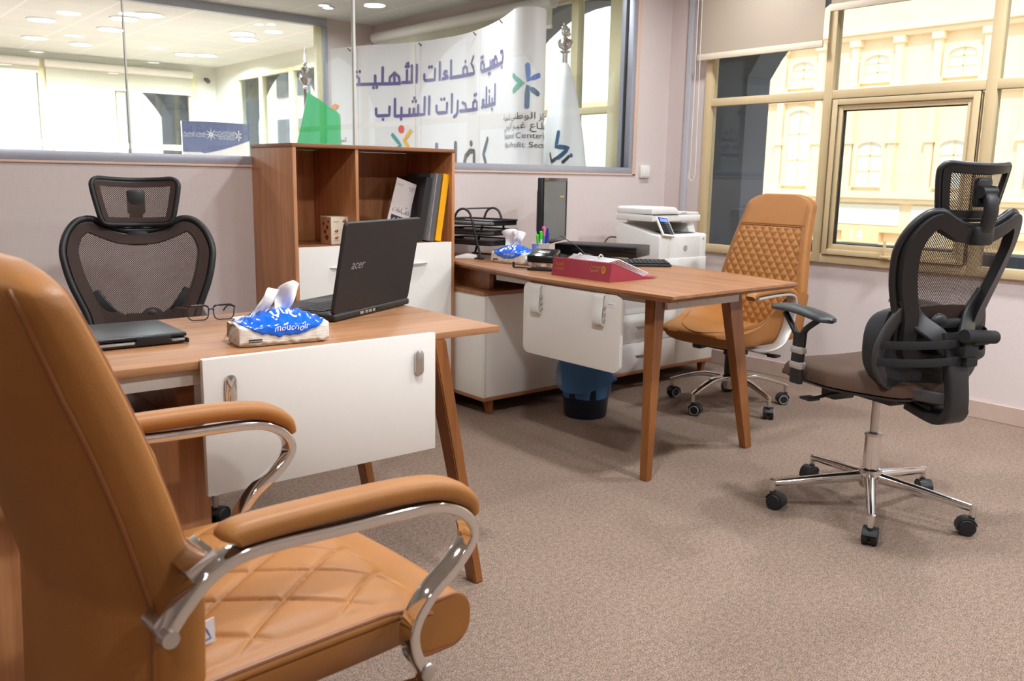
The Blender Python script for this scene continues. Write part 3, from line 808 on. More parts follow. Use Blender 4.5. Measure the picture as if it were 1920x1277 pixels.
mp = MB().b2(.682-ox, 1.292-ox, 1.862-oy, 1.879-oy, .422, .732, .0018).obj('modesty_panel', 'cream_lam', d1)
for x in (.742, 1.239):
    m = MB(); m.prism(rrect(.026, .066, .0129, 6, x-ox, .660), 'Y', 1.855-oy, 1.862-oy, .0018); m.obj('mounting_plate', 'chrome' if x < 1 else 'satin', mp)
# ---- low cabinet carrying the near desk
cb = thing('low_cabinet', 'low walnut cabinet under the left end of the near desk', 'cabinet', (.38, 2.215, 0))
MB().b2(-.36, .352, -.232, .235, .05, .545, .001).obj('body', 'walnut_z', cb)
MB().b2(-.365, .357, -.237, .24, .546, .563, .001).obj('top', 'walnut_x', cb)
MB().b2(-.34, .33, -.20, .22, 0, .05).obj('plinth', 'walnut_x', cb)
MB().b2(.30, .34, -.19, .19, .563, DT-.0586, .001).obj('riser', 'walnut_x', cb)
MB().b2(-.006, .348, -.2345, -.232, .06, .54, .0005).obj('door', 'walnut_z', cb)

# ---- far desk (boat-shaped top)
d2 = thing('office_desk', 'far walnut desk with splayed legs, carrying monitor, tray and red binder', 'desk', (2.9, 2.9, 0))
ox, oy = 2.9, 2.9
out = [(2.411, 2.018), (3.214, 2.034), (3.305, 2.552), (3.385, 3.10), (3.40, 3.45), (3.40, 3.868), (2.575, 3.868), (2.524, 3.462), (2.445, 3.10), (2.400, 2.771), (2.399, 2.40)]
out = [(x-ox, y-oy) for x, y in out]
cx, cy = 0, .04
def inset(p, d):
    v = Vector((p[0]-cx, p[1]-cy)); q = v.normalized()*d*1.25
    return (p[0]-q.x, p[1]-q.y)
m = MB(); rings = []
for z, d in ((DT, 0), (DT-.010, 0), (DT-.026, .022)):
    rings.append([m.bm.verts.new((*inset(p, d), z)) for p in out])
m.bm.faces.new(rings[0]); m.bm.faces.new(rings[-1][::-1])
for A, B in zip(rings, rings[1:]):
    for k in range(len(A)): m.bm.faces.new((A[k], A[(k+1) % len(A)], B[(k+1) % len(A)], B[k]))
m.obj('tabletop', 'desk_top_y', d2, smooth=0)
f = MB().b2(2.56-ox, 3.0-ox, 2.165-oy, 2.20-oy, .650, DT-.0262, .002).b2(2.60-ox, 2.635-ox, 2.20-oy, 3.25-oy, .655, DT-.0262, .002).b2(2.95-ox, 2.985-ox, 2.20-oy, 3.25-oy, .655, DT-.0262, .002)
for x in (2.62, 2.80): f.cyl((x-ox, 2.162-oy, .674), (x-ox, 2.166-oy, .674), .007, .007, 10)
f.obj('frame', 'steel_white', d2)
taper_leg((2.535-ox, 2.205-oy), (2.474-ox, 2.160-oy), DT-.0262, (.062, .050), (.034, .034)).obj('leg', 'leg_wood', d2)
taper_leg((3.005-ox, 2.215-oy), (3.148-ox, 2.190-oy), DT-.0262, (.092, .045), (.048, .032)).obj('leg', 'leg_wood', d2)
for x in (2.60, 3.30): MB().b2(x-ox, x+.025-ox, 3.30-oy, 3.85-oy, .603, DT-.0262, .001).obj('riser', 'walnut_x', d2)
# hanging white panel with two straps
mp = MB(); mp.prism(rrect(.565, .300, .035, 6, 2.545-oy, .552), 'X', 2.412-ox, 2.428-ox, .002); mp = mp.obj('modesty_panel', 'cream_lam', d2)
for y in (2.735, 2.372):
    s = MB(); pts = [(2.420-ox, y-oy, DT-.027), (2.402-ox, y-oy, DT-.035), (2.398-ox, y-oy, .66), (2.392-ox, y-oy, .61), (2.396-ox, y-oy, .585), (2.408-ox, y-oy, .580)]
    s.sweep(spline(pts, 5), rrect(.052, .005, .002, 2), (0, 1, 0)); s.obj('strap', 'steel_white', mp)
    k = MB()
    for z in (.60, .625, .65): k.sphere((2.4065-ox, y-.028-oy, z), .006, (1, .4, 1), 8)
    k.obj('strap_screw', 'satin', mp)
lb = MB().b2(2.4105-ox, 2.412-ox, 2.295-oy, 2.335-oy, .655, .672); lb.obj('maker_label', 'paper', mp, smooth=0)
tm = MB(); text(tm, 'furniture', .0085, plane_at((2.4103-ox, 2.332-oy, .661), (0, -1, 0), (0, 0, 1), .0004)); tm.obj('lettering', 'leather_seam', mp, smooth=0)

# ---- credenza under the far desk
cr = thing('credenza', 'long white credenza with walnut top and drawers under the far desk', 'cabinet', (2.53, 3.245, 0))
MB().b2(0, .018, .018, .62, .0905, .5835, .001).b2(1.712, 1.73, .018, .62, .0905, .5835, .001).b2(.018, 1.712, .60, .62, .0905, .5835).b2(.018, 1.712, .03, .6, .0905, .11).obj('body', 'white_lam', cr)
MB().b2(-.006, 1.736, -.002, .63, .584, .602, .001).obj('top', 'walnut_x', cr)
MB().b2(-.002, 1.732, -.002, .63, .073, .09, .001).obj('base_board', 'walnut_x', cr)
MB().b2(0, .012, 0, .0178, .0905, .5835, .001).obj('side_edge', 'white_lam', cr)
for x0, x1 in ((.014, .483), (.486, .927), (1.395, 1.73)):
    MB().b2(x0, x1, .001, .0178, .0915, .5825, .001).obj('door', 'white_lam', cr)
for z0, z1 in ((.412, .5825), (.252, .4095), (.0915, .2495)):
    dr = MB().b2(.930, 1.392, .001, .0178, z0, z1, .001).obj('drawer', 'white_lam', cr)
    scoop(1.155, .001, (z0+z1)/2+.004, .105).obj('handle', 'satin', dr)
for x in (.05, .86, 1.68):
    for y in (.035, .56): taper_leg((x, y), (x+(.012 if x < .5 else -.012), y-.004), .0728, (.042, .042), (.026, .026)).obj('leg', 'leg_wood', cr)

# ---- bookcase
bc = thing('bookcase', 'walnut bookcase with open top bays and white doors, against the half wall', 'bookcase', (1.688, 3.472, 0))
W, D, HT, T = .830, .410, 1.257, .016
for x in (0, W-T): MB().b2(x, x+T, 0, D, .0, HT-T-.0005, .0008).obj('side_panel', 'walnut_z', bc)
MB().b2(-.002, W+.002, -.002, D, HT-T, HT, .0008).obj('top', 'walnut_x', bc)
MB().b2(T+.0005, W-T-.0005, D-.012, D-.001, .02, HT-T-.001).obj('back_panel', 'walnut_z', bc)
MB().b2(.298, .313, .004, D-.0125, .8235, HT-T-.001, .0008).obj('divider', 'walnut_z', bc)
MB().b2(T+.0005, W-T-.0005, .0175, D-.0125, .807, .823, .0008).obj('shelf', 'walnut_x', bc)
MB().b2(T+.0005, W-T-.0005, .002, D-.013, 0, .03, .0008).obj('plinth', 'walnut_x', bc)
for x0, x1, hx in ((T+.001, .4135, .235), (.4165, W-T-.001, .60)):
    dr = MB().b2(x0, x1, .0, .016, .033, .8225, .001).obj('door', 'white_lam', bc)
    scoop(hx, 0, .726, .075).obj('handle', 'white_lam', dr)

# ================================================================== CHAIRS
def star_base(root, phase, style, tip_z=.092, R=.335, hub_z=.135):
    h = MB()
    if style == 'mesh':
        h.lathe([(.001, hub_z-.045), (.03, hub_z-.045), (.038, hub_z-.02), (.042, hub_z), (.038, hub_z+.018), (.03, hub_z+.024), (.001, hub_z+.024)], 28)
    else:
        h.lathe([(.001, hub_z-.06), (.028, hub_z-.06), (.034, hub_z-.03), (.05, hub_z-.008), (.05, hub_z+.008), (.036, hub_z+.02), (.001, hub_z+.02)], 28)
    h.obj('hub', 'chrome', root)
    for k in range(5):
        a = phase+2*pi*k/5; u = Vector((cos(a), sin(a), 0)); s = Vector((-sin(a), cos(a), 0))
        lg = MB()
        if style == 'mesh':
            P = [u*.025+Vector((0, 0, hub_z-.008)), u*(R*.5)+Vector((0, 0, hub_z-.024)), u*(R-.01)+Vector((0, 0, tip_z))]
            lg.tube(P, [.020, .0165, .0125], 14)
            lg.tube([u*(R-.004)+Vector((0, 0, tip_z+.011)), u*(R-.004)+Vector((0, 0, tip_z-.034))], [.0125, .009], 12)
        else:
            P = spline([u*.03+Vector((0, 0, hub_z-.004)), u*(R*.45)+Vector((0, 0, hub_z+.0)), u*(R*.8)+Vector((0, 0, tip_z+.022)), u*R+Vector((0, 0, tip_z))], 6)
            n = len(P); lg.sweep(P, rrect(.038, .020, .006, 3), s, scale=[1.25-.65*i/(n-1) for i in range(n)])
            lg.tube([u*(R-.005)+Vector((0, 0, tip_z+.004)), u*(R-.005)+Vector((0, 0, tip_z-.036))], [.011, .008], 12)
        lg.obj('base_leg', 'chrome', root)
        # twin-wheel caster trailing to one side
        b = a+1.9+k*.55; c = u*(R-.004)+Vector((cos(b), sin(b), 0))*.014; ax = Vector((-sin(b), cos(b), 0))
        cs = MB(); wr = .0275
        for q in (-1, 1):
            p0 = c+ax*q*.006+Vector((0, 0, wr)); p1 = c+ax*q*.024+Vector((0, 0, wr))
            cs.tube([p0, p0+(p1-p0)*.15, p0+(p1-p0)*.85, p1], [wr*.93, wr, wr, wr*.9], 22)
        cs.tube([c+ax*-.007+Vector((0, 0, wr)), c+ax*.007+Vector((0, 0, wr))], wr*.6, 14)
        hd = [c+Vector((0, 0, wr))+Vector((cos(b), sin(b), 0))*(wr*1.12*cos(t))+Vector((0, 0, wr*1.12*sin(t))) for t in [pi*(-.1+1.0*i/10) for i in range(11)]]
        cs.sweep(hd, rrect(.046, .004, .0015, 2), ax)
        cs.tube([u*(R-.004)+Vector((0, 0, .040)), u*(R-.004)+Vector((0, 0, .062))], .010, 10)
        co = cs.obj('caster', 'rubber', root)
        if style != 'mesh':
            rm = MB()
            for q in (-1, 1):
                p = c+ax*q*.0242+Vector((0, 0, wr))
                ring = [p+(Vector((cos(b), sin(b), 0))*cos(t)+Vector((0, 0, 1))*sin(t))*wr*.78 for t in [2*pi*i/20 for i in range(20)]]
                rm.tube(ring, .0028, 6, closed=True)
            rm.obj('wheel_rim', 'rim_grey', co)

def poly_offset(P, d):
    n = len(P); out = []
    for i in range(n):
        a, b = Vector(P[i-1]), Vector(P[(i+1) % n]); t = (b-a).normalized(); out.append((P[i][0]-t.y*d, P[i][1]+t.x*d))
    return out
def col_range(P, y):
    zs = []
    n = len(P)
    for i in range(n):
        (y0, z0), (y1, z1) = P[i], P[(i+1) % n]
        if (y0-y)*(y1-y) < 0: zs.append(z0+(z1-z0)*(y-y0)/(y1-y0))
    zs.sort()
    return (zs[-2], zs[-1]) if len(zs) >= 2 else None
def fill_columns(mb, P, fx, ny=44, nz=30):
    ys = [p[0] for p in P]; y0, y1 = min(ys), max(ys); e = (y1-y0)*.004
    prev = None
    for i in range(ny+1):
        y = y0+e+(y1-y0-2*e)*(.5-.5*cos(pi*i/ny)); r = col_range(P, y)
        if not r: continue
        c = [mb.bm.verts.new((fx(y, r[0]+(r[1]-r[0])*j/nz), y, r[0]+(r[1]-r[0])*j/nz)) for j in range(nz+1)]
        if prev:
            for j in range(nz): mb.bm.faces.new((prev[j], prev[j+1], c[j+1], c[j]))
        prev = c
def ring_band(mb, O, I, fx, f0, f1):
    """closed band between outlines O and I, from depth offset f0 to f1"""
    n = len(O); R = []
    for P, off in ((O, f0), (I, f0), (I, f1), (O, f1)): R.append([mb.bm.verts.new((fx(y, z)+off, y, z)) for y, z in P])
    for a in range(4):
        A, B = R[a], R[(a+1) % 4]
        for k in range(n): mb.bm.faces.new((A[k], A[(k+1) % n], B[(k+1) % n], B[k]))

def mesh_chair(label, loc, rz, dz, phase, ws=.95):
    c = thing('office_chair', label, 'chair', (*loc, 0), rz, None)
    star_base(c, phase-rz, 'mesh')
    MB().lathe([(.001, .15), (.028, .15), (.027, .262+dz*.2), (.001, .262+dz*.2)], 24).obj('gas_cylinder', 'chrome', c)
    MB().lathe([(.001, .262+dz*.2), (.029, .262+dz*.2), (.029, .272+dz*.2), (.014, .276+dz*.2), (.0135, .40+dz), (.001, .40+dz)], 20).obj('gas_piston', 'satin', c)
    m = MB().box((-.02, 0, .368+dz), (.20, .13, .035), .008).box((.13, .05, .352+dz), (.07, .10, .06), .012).box((-.17, 0, .372+dz), (.16, .07, .022), .006)
    m.box((.02, 0, .390+dz), (.30, .26, .010), .003)
    m.obj('mechanism', 'black_plastic', c)
    lv = MB().tube(spline([(.03, .05, .37+dz), (.04, .14, .366+dz), (.06, .22, .352+dz)], 4), .006, 8).box((.068, .235, .350+dz), (.05, .05, .010), .004)
    lv.obj('height_lever', 'black_plastic', c)
    # seat: padded mesh on a dark shell
    def hw(x): return .185+.062*(.5-.5*cos(pi*max(0, min(1, (x+.25)/.26))))
    def edge(u, v, zt, grow):
        x = -.235+.50*u; y = (-1+2*v)*hw(x)
        return x, y
    def top(u, v):
        a, b = 2*u-1, 2*v-1
        sx = math.copysign(abs(a)**.9, a); k = (1-abs(a)**3)**.4 if abs(a) < 1 else 0
        x = .015+.255*sx; y = b*hw(x)*(.60+.40*k)
        ed = max(0, 1-abs(a)**7)*max(0, 1-abs(b)**7)
        z = .412+dz+.062*ed**.42-.016*(max(0, a-.3)/.7)**2-.008*max(0, 1-(a*a+b*b))
        return (x, y, z)
    def bot(u, v):
        p = top(u, v); a, b = 2*u-1, 2*v-1
        ed = max(0, 1-abs(a)**6)*max(0, 1-abs(b)**6)
        return (p[0]*(1-.03*ed), p[1]*(1-.03*ed), .412+dz-.006*ed**.5)
    s = MB(); s.shell(44, 40, top, bot); so = s.obj('seat', 'brown_seat', c, smooth=60)
    def t2(u, v):
        p = top(u, v); return (p[0]*.985, p[1]*.985, .4065+dz)
    def b2(u, v):
        p = top(u, v); a, b = 2*u-1, 2*v-1
        return (p[0]*.95, p[1]*.93, .396+dz-.004*max(0, 1-a*a)*max(0, 1-b*b))
    s = MB(); s.shell(24, 24, t2, b2); s.obj('seat_shell', 'black_plastic', c, smooth=50)
    # arms
    for sg in (1, -1):
        y = sg*.272; am = MB()
        am.sweep([(.10, sg*.16, .409+dz), (.10, sg*.235, .409+dz), (.10, sg*.262, .414+dz), (.10, y, .45+dz)], rrect(.055, .012, .004, 3), (1, 0, 0))
        am.sweep([(.10, y, .40+dz), (.10, y, .48+dz), (.095, y, .575+dz)], rrect(.052, .020, .007, 3), (1, 0, 0))
        # open fork under the pad
        am.sweep(spline([(.09, y, .555+dz), (.07, y, .59+dz), (.02, y, .625+dz)], 4), rrect(.020, .018, .006, 3), (0, 1, 0))
        am.sweep(spline([(.105, y, .555+dz), (.135, y, .59+dz), (.175, y, .632+dz)], 4), rrect(.020, .016, .006, 3), (0, 1, 0))
        ao = am.obj('arm_post', 'black_plastic', c)
        for z in (.462, .515):
            MB().box((.099, y, z+dz), (.058, .026, .026), .006).obj('silver_band', 'silver_plastic', ao)
        def pt(u, v):
            x = -.045+.28*u; w = .040*(1-abs(2*u-1)**5)**.4*(1-.25*u)+.004; b = 2*v-1
            return (x, y+b*w, .640+dz+.012*sin(u*pi*.9)+.010*u-.004+.012*max(0, 1-b*b)**.5*max(0, 1-abs(2*u-1)**6))
        def pb(u, v):
            p = pt(u, v); return (p[0], p[1], .630+dz+.012*sin(u*pi*.9)+.010*u-.004)
        MB().shell(22, 12, pt, pb).obj('arm_pad', 'black_gloss' if 0 else 'black_plastic', ao, smooth=60)
    # back
    def fx(y, z): return -.252-.17*(z-.62)+.90*y*y+.03*cos((z-.62)*5)
    half = [(0, .949), (.06, .953), (.12, .974), (.168, .993), (.215, .984), (.252, .945), (.27, .888), (.263, .83), (.246, .77), (.223, .715), (.202, .665), (.192, .62), (.186, .575), (.165, .53), (.10, .503), (0, .495)]
    pts = half+[(-y, z) for y, z in half[-2:0:-1]]
    O = [(p.x*ws, p.y+dz) for p in spline([(y, z, 0) for y, z in pts], 4, closed=True)]
    # make counter-clockwise so the offset goes inwards
    ar = sum(O[i][0]*O[(i+1) % len(O)][1]-O[(i+1) % len(O)][0]*O[i][1] for i in range(len(O)))
    if ar < 0: O = O[::-1]
    F = lambda y, z: fx(y, z-dz)
    I1 = poly_offset(O, .050); I2 = poly_offset(O, .046); I3 = poly_offset(O, .014); I0 = poly_offset(O, .006)
    fr = MB(); ring_band(fr, I0, I1, F, -.034, -.004); fr.tube([(F(y, z)-.006, y, z) for y, z in O], .012, 10, closed=True)
    fo = fr.obj('back_frame', 'grey_plastic' if 0 else 'black_plastic', c, smooth=50)
    br = MB(); ring_band(br, I3, I2, F, -.002, .004); br.obj('mesh_border', 'brown_border', c, smooth=50)
    ms = MB(); fill_columns(ms, I3, F); ms.obj('back_mesh', 'brown_mesh', c, smooth=50)
    # yoke and lumbar loops
    yk = MB()
    yk.sweep(spline([(-.16, 0, .366+dz), (-.27, 0, .345+dz), (-.312, 0, .375+dz), (-.305, 0, .47+dz), (-.280, 0, .57+dz), (-.270, 0, .62+dz)], 5), rrect(.098, .034, .010, 4), (0, 1, 0), scale=[1.0]*6+[.95]*5+[.85]*5+[.9]*5+[1.0]*5)
    for sg in (1, -1):
        yk.sweep(spline([(-.282, sg*.010, .55+dz), (-.270, sg*.06, .61+dz), (F(.12, .665+dz)-.012, sg*.12, .665+dz), (F(.17, .735+dz)-.012, sg*.168, .735+dz)], 5), rrect(.064, .016, .006, 3), (0, 1, .5*-sg))
    yk.obj('back_spine', 'black_plastic', c, smooth=50)
    for sg in (1, -1):
        lp = MB(); lp.sweep(spline([(F(.16, .70+dz)-.014, sg*.158, .70+dz), (F(.190, .64+dz)-.016, sg*.194, .64+dz), (F(.21, .56+dz)-.016, sg*.214, .555+dz), (F(.19, .49+dz)-.016, sg*.192, .48+dz), (F(.12, .44+dz)-.014, sg*.12, .43+dz), (-.296, sg*.03, .415+dz)], 6), rrect(.018, .040, .006, 3), (1, 0, 0))
        lp.obj('lumbar_loop', 'grey_plastic', c, smooth=50)
    lu = MB()
    def la(u, v):
        y = (-.5+u)*.30; z = .515+.10*v+dz; return (F(y, z)+.014+.012*sin(pi*u)*sin(pi*v), y, z)
    def lb_(u, v):
        y = (-.5+u)*.30; z = .515+.10*v+dz; return (F(y, z)+.006, y, z)
    lu.shell(18, 8, la, lb_); lu.obj('lumbar_pad', 'brown_border', c, smooth=60)
    kk = MB(); kk.sphere((F(0, .66+dz)-.012, .03, .655+dz), .03, (.5, 1.2, .8), 12); kk.box((F(0, .65+dz)-.016, 0, .645+dz), (.016, .12, .03), .006); kk.obj('lumbar_bracket', 'black_plastic', c)
    # headrest
    ht = MB(); ht.sweep(spline([(-.322, 0, .90+dz), (-.350, 0, .955+dz), (-.358, 0, 1.0+dz), (-.350, 0, 1.035+dz), (-.330, 0, 1.055+dz)], 5), rrect(.046, .024, .008, 3), (0, 1, 0))
    ht.box((-.328, 0, .925+dz), (.05, .075, .060), .012); ht.tube([(-.336, -.030, 1.052+dz), (-.336, .030, 1.052+dz)], .019, 14); ht.box((-.322, 0, 1.05+dz), (.022, .06, .085), .008)
    ht.obj('headrest_post', 'black_plastic', c)
    hx = lambda y, z: -.315-.22*(z-dz-1.05)+2.3*y*y
    ho = [(.0, 1.128), (.08, 1.131), (.122, 1.134), (.140, 1.122), (.141, 1.098), (.130, 1.04), (.118, .992), (.103, .976), (.06, .972), (0, .971)]
    hp = ho+[(-y, z) for y, z in ho[-2:0:-1]]
    HO = [(p.x, p.y+dz) for p in spline([(y, z, 0) for y, z in hp], 4, closed=True)]
    ar = sum(HO[i][0]*HO[(i+1) % len(HO)][1]-HO[(i+1) % len(HO)][0]*HO[i][1] for i in range(len(HO)))
    if ar < 0: HO = HO[::-1]
    h1 = poly_offset(HO, .024); h2 = poly_offset(HO, .005)
    hr = MB(); ring_band(hr, h2, h1, hx, -.012, .004); hr.tube([(hx(y, z)-.004, y, z) for y, z in HO], .009, 8, closed=True)
    hro = hr.obj('headrest_frame', 'black_plastic', c, smooth=50)
    hb = MB(); ring_band(hb, poly_offset(HO, .010), poly_offset(HO, .026), hx, .004, .007); hb.obj('headrest_border', 'brown_border', c, smooth=50)
    hm = MB(); fill_columns(hm, h2, lambda y, z: hx(y, z)+.002, 30, 16); hm.obj('headrest_mesh', 'brown_mesh', c, smooth=50)
    return c

MC_R = mesh_chair('black mesh swivel chair seen from behind, near the windows', (2.863, 1.474), radians(74), .06, radians(66), .87)
MC_L = mesh_chair('black mesh swivel chair facing forward behind the near desk', (.935, 3.03), radians(-104), -.03, radians(284), .91)

# lumbar cushion strapped onto the right-hand mesh chair
ca = radians(74)
cu = thing('lumbar_cushion', 'black lumbar cushion strapped to the mesh chair by the windows', 'cushion', (2.863, 1.474, 0), ca)
cm = MB()
def cush(s):
    def f(u, v):
        a, b = 2*u-1, 2*v-1
        y = .212*a*(1-.10*b*b); z = .625+.135*b*(1-.12*a*a)
        e = (max(0, 1-a**4)*max(0, 1-b**4))**.5
        base = -.232+.85*y*y
        return (base+(.006 if s < 0 else .012+.150*e), y, z)
    return f
cm.shell(30, 24, cush(1), cush(-1)); cm.obj('pad', 'black_fabric', cu, smooth=70)
for z in (.655, .600):
    st = MB(); P = []
    for i in range(40):
        t = 2*pi*i/40; y = .226*cos(t); x = -.185-.125*(-sin(t))**1.3 if sin(t) < 0 else -.195+.02*sin(t)
        P.append((x, y, z-.012*cos(t)))
    st.sweep(P[20:]+[P[0]], rrect(.003, .026, .001, 2), (1, 0, 0)); st.obj('strap', 'black_fabric', cu)
bk = MB().box((-.326, -.055, .670), (.03, .075, .045), .010).tube([(-.326, -.12, .668), (-.330, .02, .680)], .021, 12).box((-.322, -.03, .598), (.014, .05, .036), .004).box((-.324, -.02, .635), (.016, .06, .05), .005)
bk.obj('buckle', 'black_fabric', cu)

# ---------------------------------------------------------------- leather chairs
def sgnpow(v, p): return math.copysign(abs(v)**p, v)
def quilt(a, b, pitch, amp, soft=.55):
    s = abs(sin(pi*a/pitch)); t = abs(sin(pi*b/pitch)); q = min(s, t)
    return amp*(q**soft) if soft > 0 else amp*(1-math.exp(-q/.13))*(.85+.15*q)
def leather_back(root, zs, front, hw, th, q=None, name='backrest', n=96, bulge=None):
    """lofted cushion: for each height z, front(z)=X of the front face, hw(z)=half width, th(z)=thickness"""
    m = MB(); rings = []
    for z in zs:
        ring = []
        for k in range(n):
            h = n//2; fr_ = k < h; w_ = (k if fr_ else k-h)/h; sy_ = sin(pi*(.5-w_))*.75+(1-2*w_)*.25
            if not fr_: sy_ = -sy_
            y = hw(z)*sy_; d = max(0, 1-abs(sy_)**(2/.55))**.225*(1 if fr_ else -1)
            x = front(z)-th(z)/2+d*th(z)/2+.22*y*y*(1 if d > 0 else .8)
            if bulge and d < 0: x -= bulge(z)*max(0, 1-(abs(y)/hw(z))**2.6)*min(1, -d*1.6)
            if q and d > .8: x += q(y, z)
            ring.append(m.bm.verts.new((x, y, z)))
        rings.append(ring)
    for A, B in zip(rings, rings[1:]):
        for k in range(n): m.bm.faces.new((A[k], A[(k+1) % n], B[(k+1) % n], B[k]))
    m.bm.faces.new(rings[0][::-1]); m.bm.faces.new(rings[-1])
    return m.obj(name, 'leather', root, smooth=70)

# ---- right-hand tan chair behind the far desk
tc_ = thing('leather_chair', 'tan leather chair with quilted back pulled up to the far desk', 'chair', (3.69, 2.69, 0), radians(180))
star_base(tc_, radians(183)-radians(180), 'leather', R=.31, tip_z=.10, hub_z=.15)
MB().lathe([(.001, .16), (.030, .16), (.030, .30), (.026, .31), (.001, .31)], 24).obj('gas_cylinder', 'black_plastic', tc_)
MB().box((0, 0, .318), (.26, .16, .022), .006).box((.10, .10, .305), (.10, .08, .03), .008).tube([(0, .06, .306), (.0, .24, .30)], .006, 8).box((0, .25, .298), (.05, .05, .012), .004).tube([(.02, -.06, .30), (-.02, -.20, .285)], .008, 8).box((-.03, -.225, .275), (.06, .055, .03), .008).obj('mechanism', 'black_plastic', tc_)
def seat_top(u, v):
    a = 2*u-1; b = 2*v-1; x = .02+.27*a; w = .245*(1-.10*max(0, a)**3)*(1-.0*a); y = w*b
    wing = 1/(1+math.exp((x-.03)/.042))
    e = max(0, 1-abs(a)**8)**.5
    z = .400+.020*e+.012*(1-b*b)+(.165*wing+.012)*(abs(b)**3.2)-.035*max(0, a-.45)**1.3-.02*wing*(1-abs(b))
    return (x, y*(1+.06*wing*abs(b)), z)
def seat_bot(u, v):
    p = seat_top(u, v); a = 2*u-1; b = 2*v-1; e = max(0, 1-abs(a)**5)*max(0, 1-abs(b)**5)
    return (p[0]*.97, p[1]*(1.0-.06*(1-e)), .392-.055*e**.4-.01*max(0, a))
s = MB(); s.shell(60, 60, seat_top, seat_bot); seat = s.obj('seat', 'leather', tc_, smooth=75)
pp = [Vector(seat_top(u, v))+Vector((0, 0, .001)) for u, v in [(.5+.485*cos(t), .5+.46*sin(t)) for t in [pi*(-.45+.9*i/40) for i in range(41)]]]
MB().tube(pp, .0035, 8).obj('piping', 'leather', seat)
def hwR(z): 
    t = max(0, (z-.98)/.10); return (.262-.06*max(0, min(1, (z-.60)/.38)) if z > .6 else .262-.02*(.6-z)/.2)*(sqrt(max(.0, 1-t**3)) if t > 0 else 1)
def frR(z): return -.165-.245*(z-.42)-.05*max(0, z-.85)+.02*sin((z-.4)*5)
def thR(z): return .078*(sqrt(max(.02, 1-max(0, (z-.99)/.09)**2)) if z > .99 else 1)
def qR(y, z):
    if z > .905 or z < .40: return 0 if z > .915 or z < .40 else -.004
    w = hwR(z)*.86
    return quilt(y+z*.80, y-z*.80, .047, .009) if abs(y) < w else 0
zs = [.36+.0037*i for i in range(170)]+[.989+.0075*i for i in range(1, 12)]
zs = [z for z in zs if z < 1.074]
bR = leather_back(tc_, zs, frR, hwR, thR, qR, n=300)
MB().tube([(frR(.911)+.22*y*y+.0005, y, .911) for y in [-.19+.38*i/24 for i in range(25)]], .003, 8).obj('piping', 'leather_seam', bR)
for sg in (1, -1):
    P = [(frR(z)+.22*(hwR(z)*.9)**2+.003, sg*hwR(z)*.885, z) for z in [.44+.6*i/30 for i in range(30)]]
    MB().tube(P, .0022, 6).obj('piping', 'leather_seam', bR)
for sg in (1, -1):
    y = sg*.288; P = spline([(.245, y, .600), (.10, y, .606), (-.02, y, .603), (-.062, y, .575), (-.058, y, .50), (-.035, y, .43), (.02, y, .365), (.08, sg*.25, .336), (.10, sg*.15, .333)], 6)
    ar = MB(); ar.sweep(P, rrect(.056, .012, .004, 3), (0, 1, 0)); ao = ar.obj('arm_frame', 'silver_plastic', tc_)
    pd = MB(); pd.sweep(spline([(.275, y, .603), (.24, y, .622), (.10, y, .628), (0, y, .626), (-.06, y, .605), (-.075, y, .58)], 6), rrect(.050, .028, .012, 4), (0, 1, 0)); pd.obj('arm_pad', 'leather', ao, smooth=60)

# ---- foreground tan chair
fc = thing('leather_chair', 'tan leather chair with chrome arms, cropped in the foreground', 'chair', (.455, 1.345, 0), .05)
star_base(fc, radians(20), 'leather', R=.32, tip_z=.10, hub_z=.15)
MB().lathe([(.001, .16), (.030, .16), (.030, .30), (.026, .335), (.001, .335)], 24).obj('gas_cylinder', 'black_plastic', fc)
MB().box((0, 0, .340), (.28, .30, .022), .006).tube([(0, -.06, .33), (.0, -.2, .325)], .006, 8).obj('mechanism', 'black_plastic', fc)
def fs_top(u, v):
    a, b = 2*u-1, 2*v-1; x = .1125+.2325*a; w = .262*(1-.12*max(0, a)**4); y = w*b
    e = (max(0, 1-abs(a)**10)*max(0, 1-abs(b)**8))**.5
    dome = .030*(1-.8*b*b)*(1-.35*a*a)
    z = .452+.016*e+dome-.050*max(0, a-.35)**1.6*1.8
    fa = max(0, 1-abs(b/.90)**12); g = max(0, 1-max(0, (a-.62)/.2)) if a > .62 else 1
    z += quilt(y*1.05+x*.70, y*1.05-x*.70, .112, .0115, -1)*fa*g-.006
    return (x, y, z)
def fs_bot(u, v):
    p = fs_top(u, v); return (p[0]*.985, p[1]*.985, .444-.010*max(0, 2*u-1-.5))
s = MB(); s.shell(190, 190, fs_top, fs_bot); fs = s.obj('seat', 'leather', fc, smooth=75)
def fb_top(u, v):
    a, b = 2*u-1, 2*v-1; x = .1125+.225*a; w = .258*(1-.12*max(0, a)**4); return (x, w*b, .4425-.010*max(0, a-.5))
def fb_bot(u, v):
    p = fb_top(u, v); a, b = 2*u-1, 2*v-1; e = (max(0, 1-abs(a)**6)*max(0, 1-abs(b)**5))
    return (p[0]*.98, p[1]*(.90+.10*(1-e)), p[2]-.004-.088*e**.35)
s = MB(); s.shell(40, 40, fb_top, fb_bot); s.obj('seat_base', 'leather', fc, smooth=75)
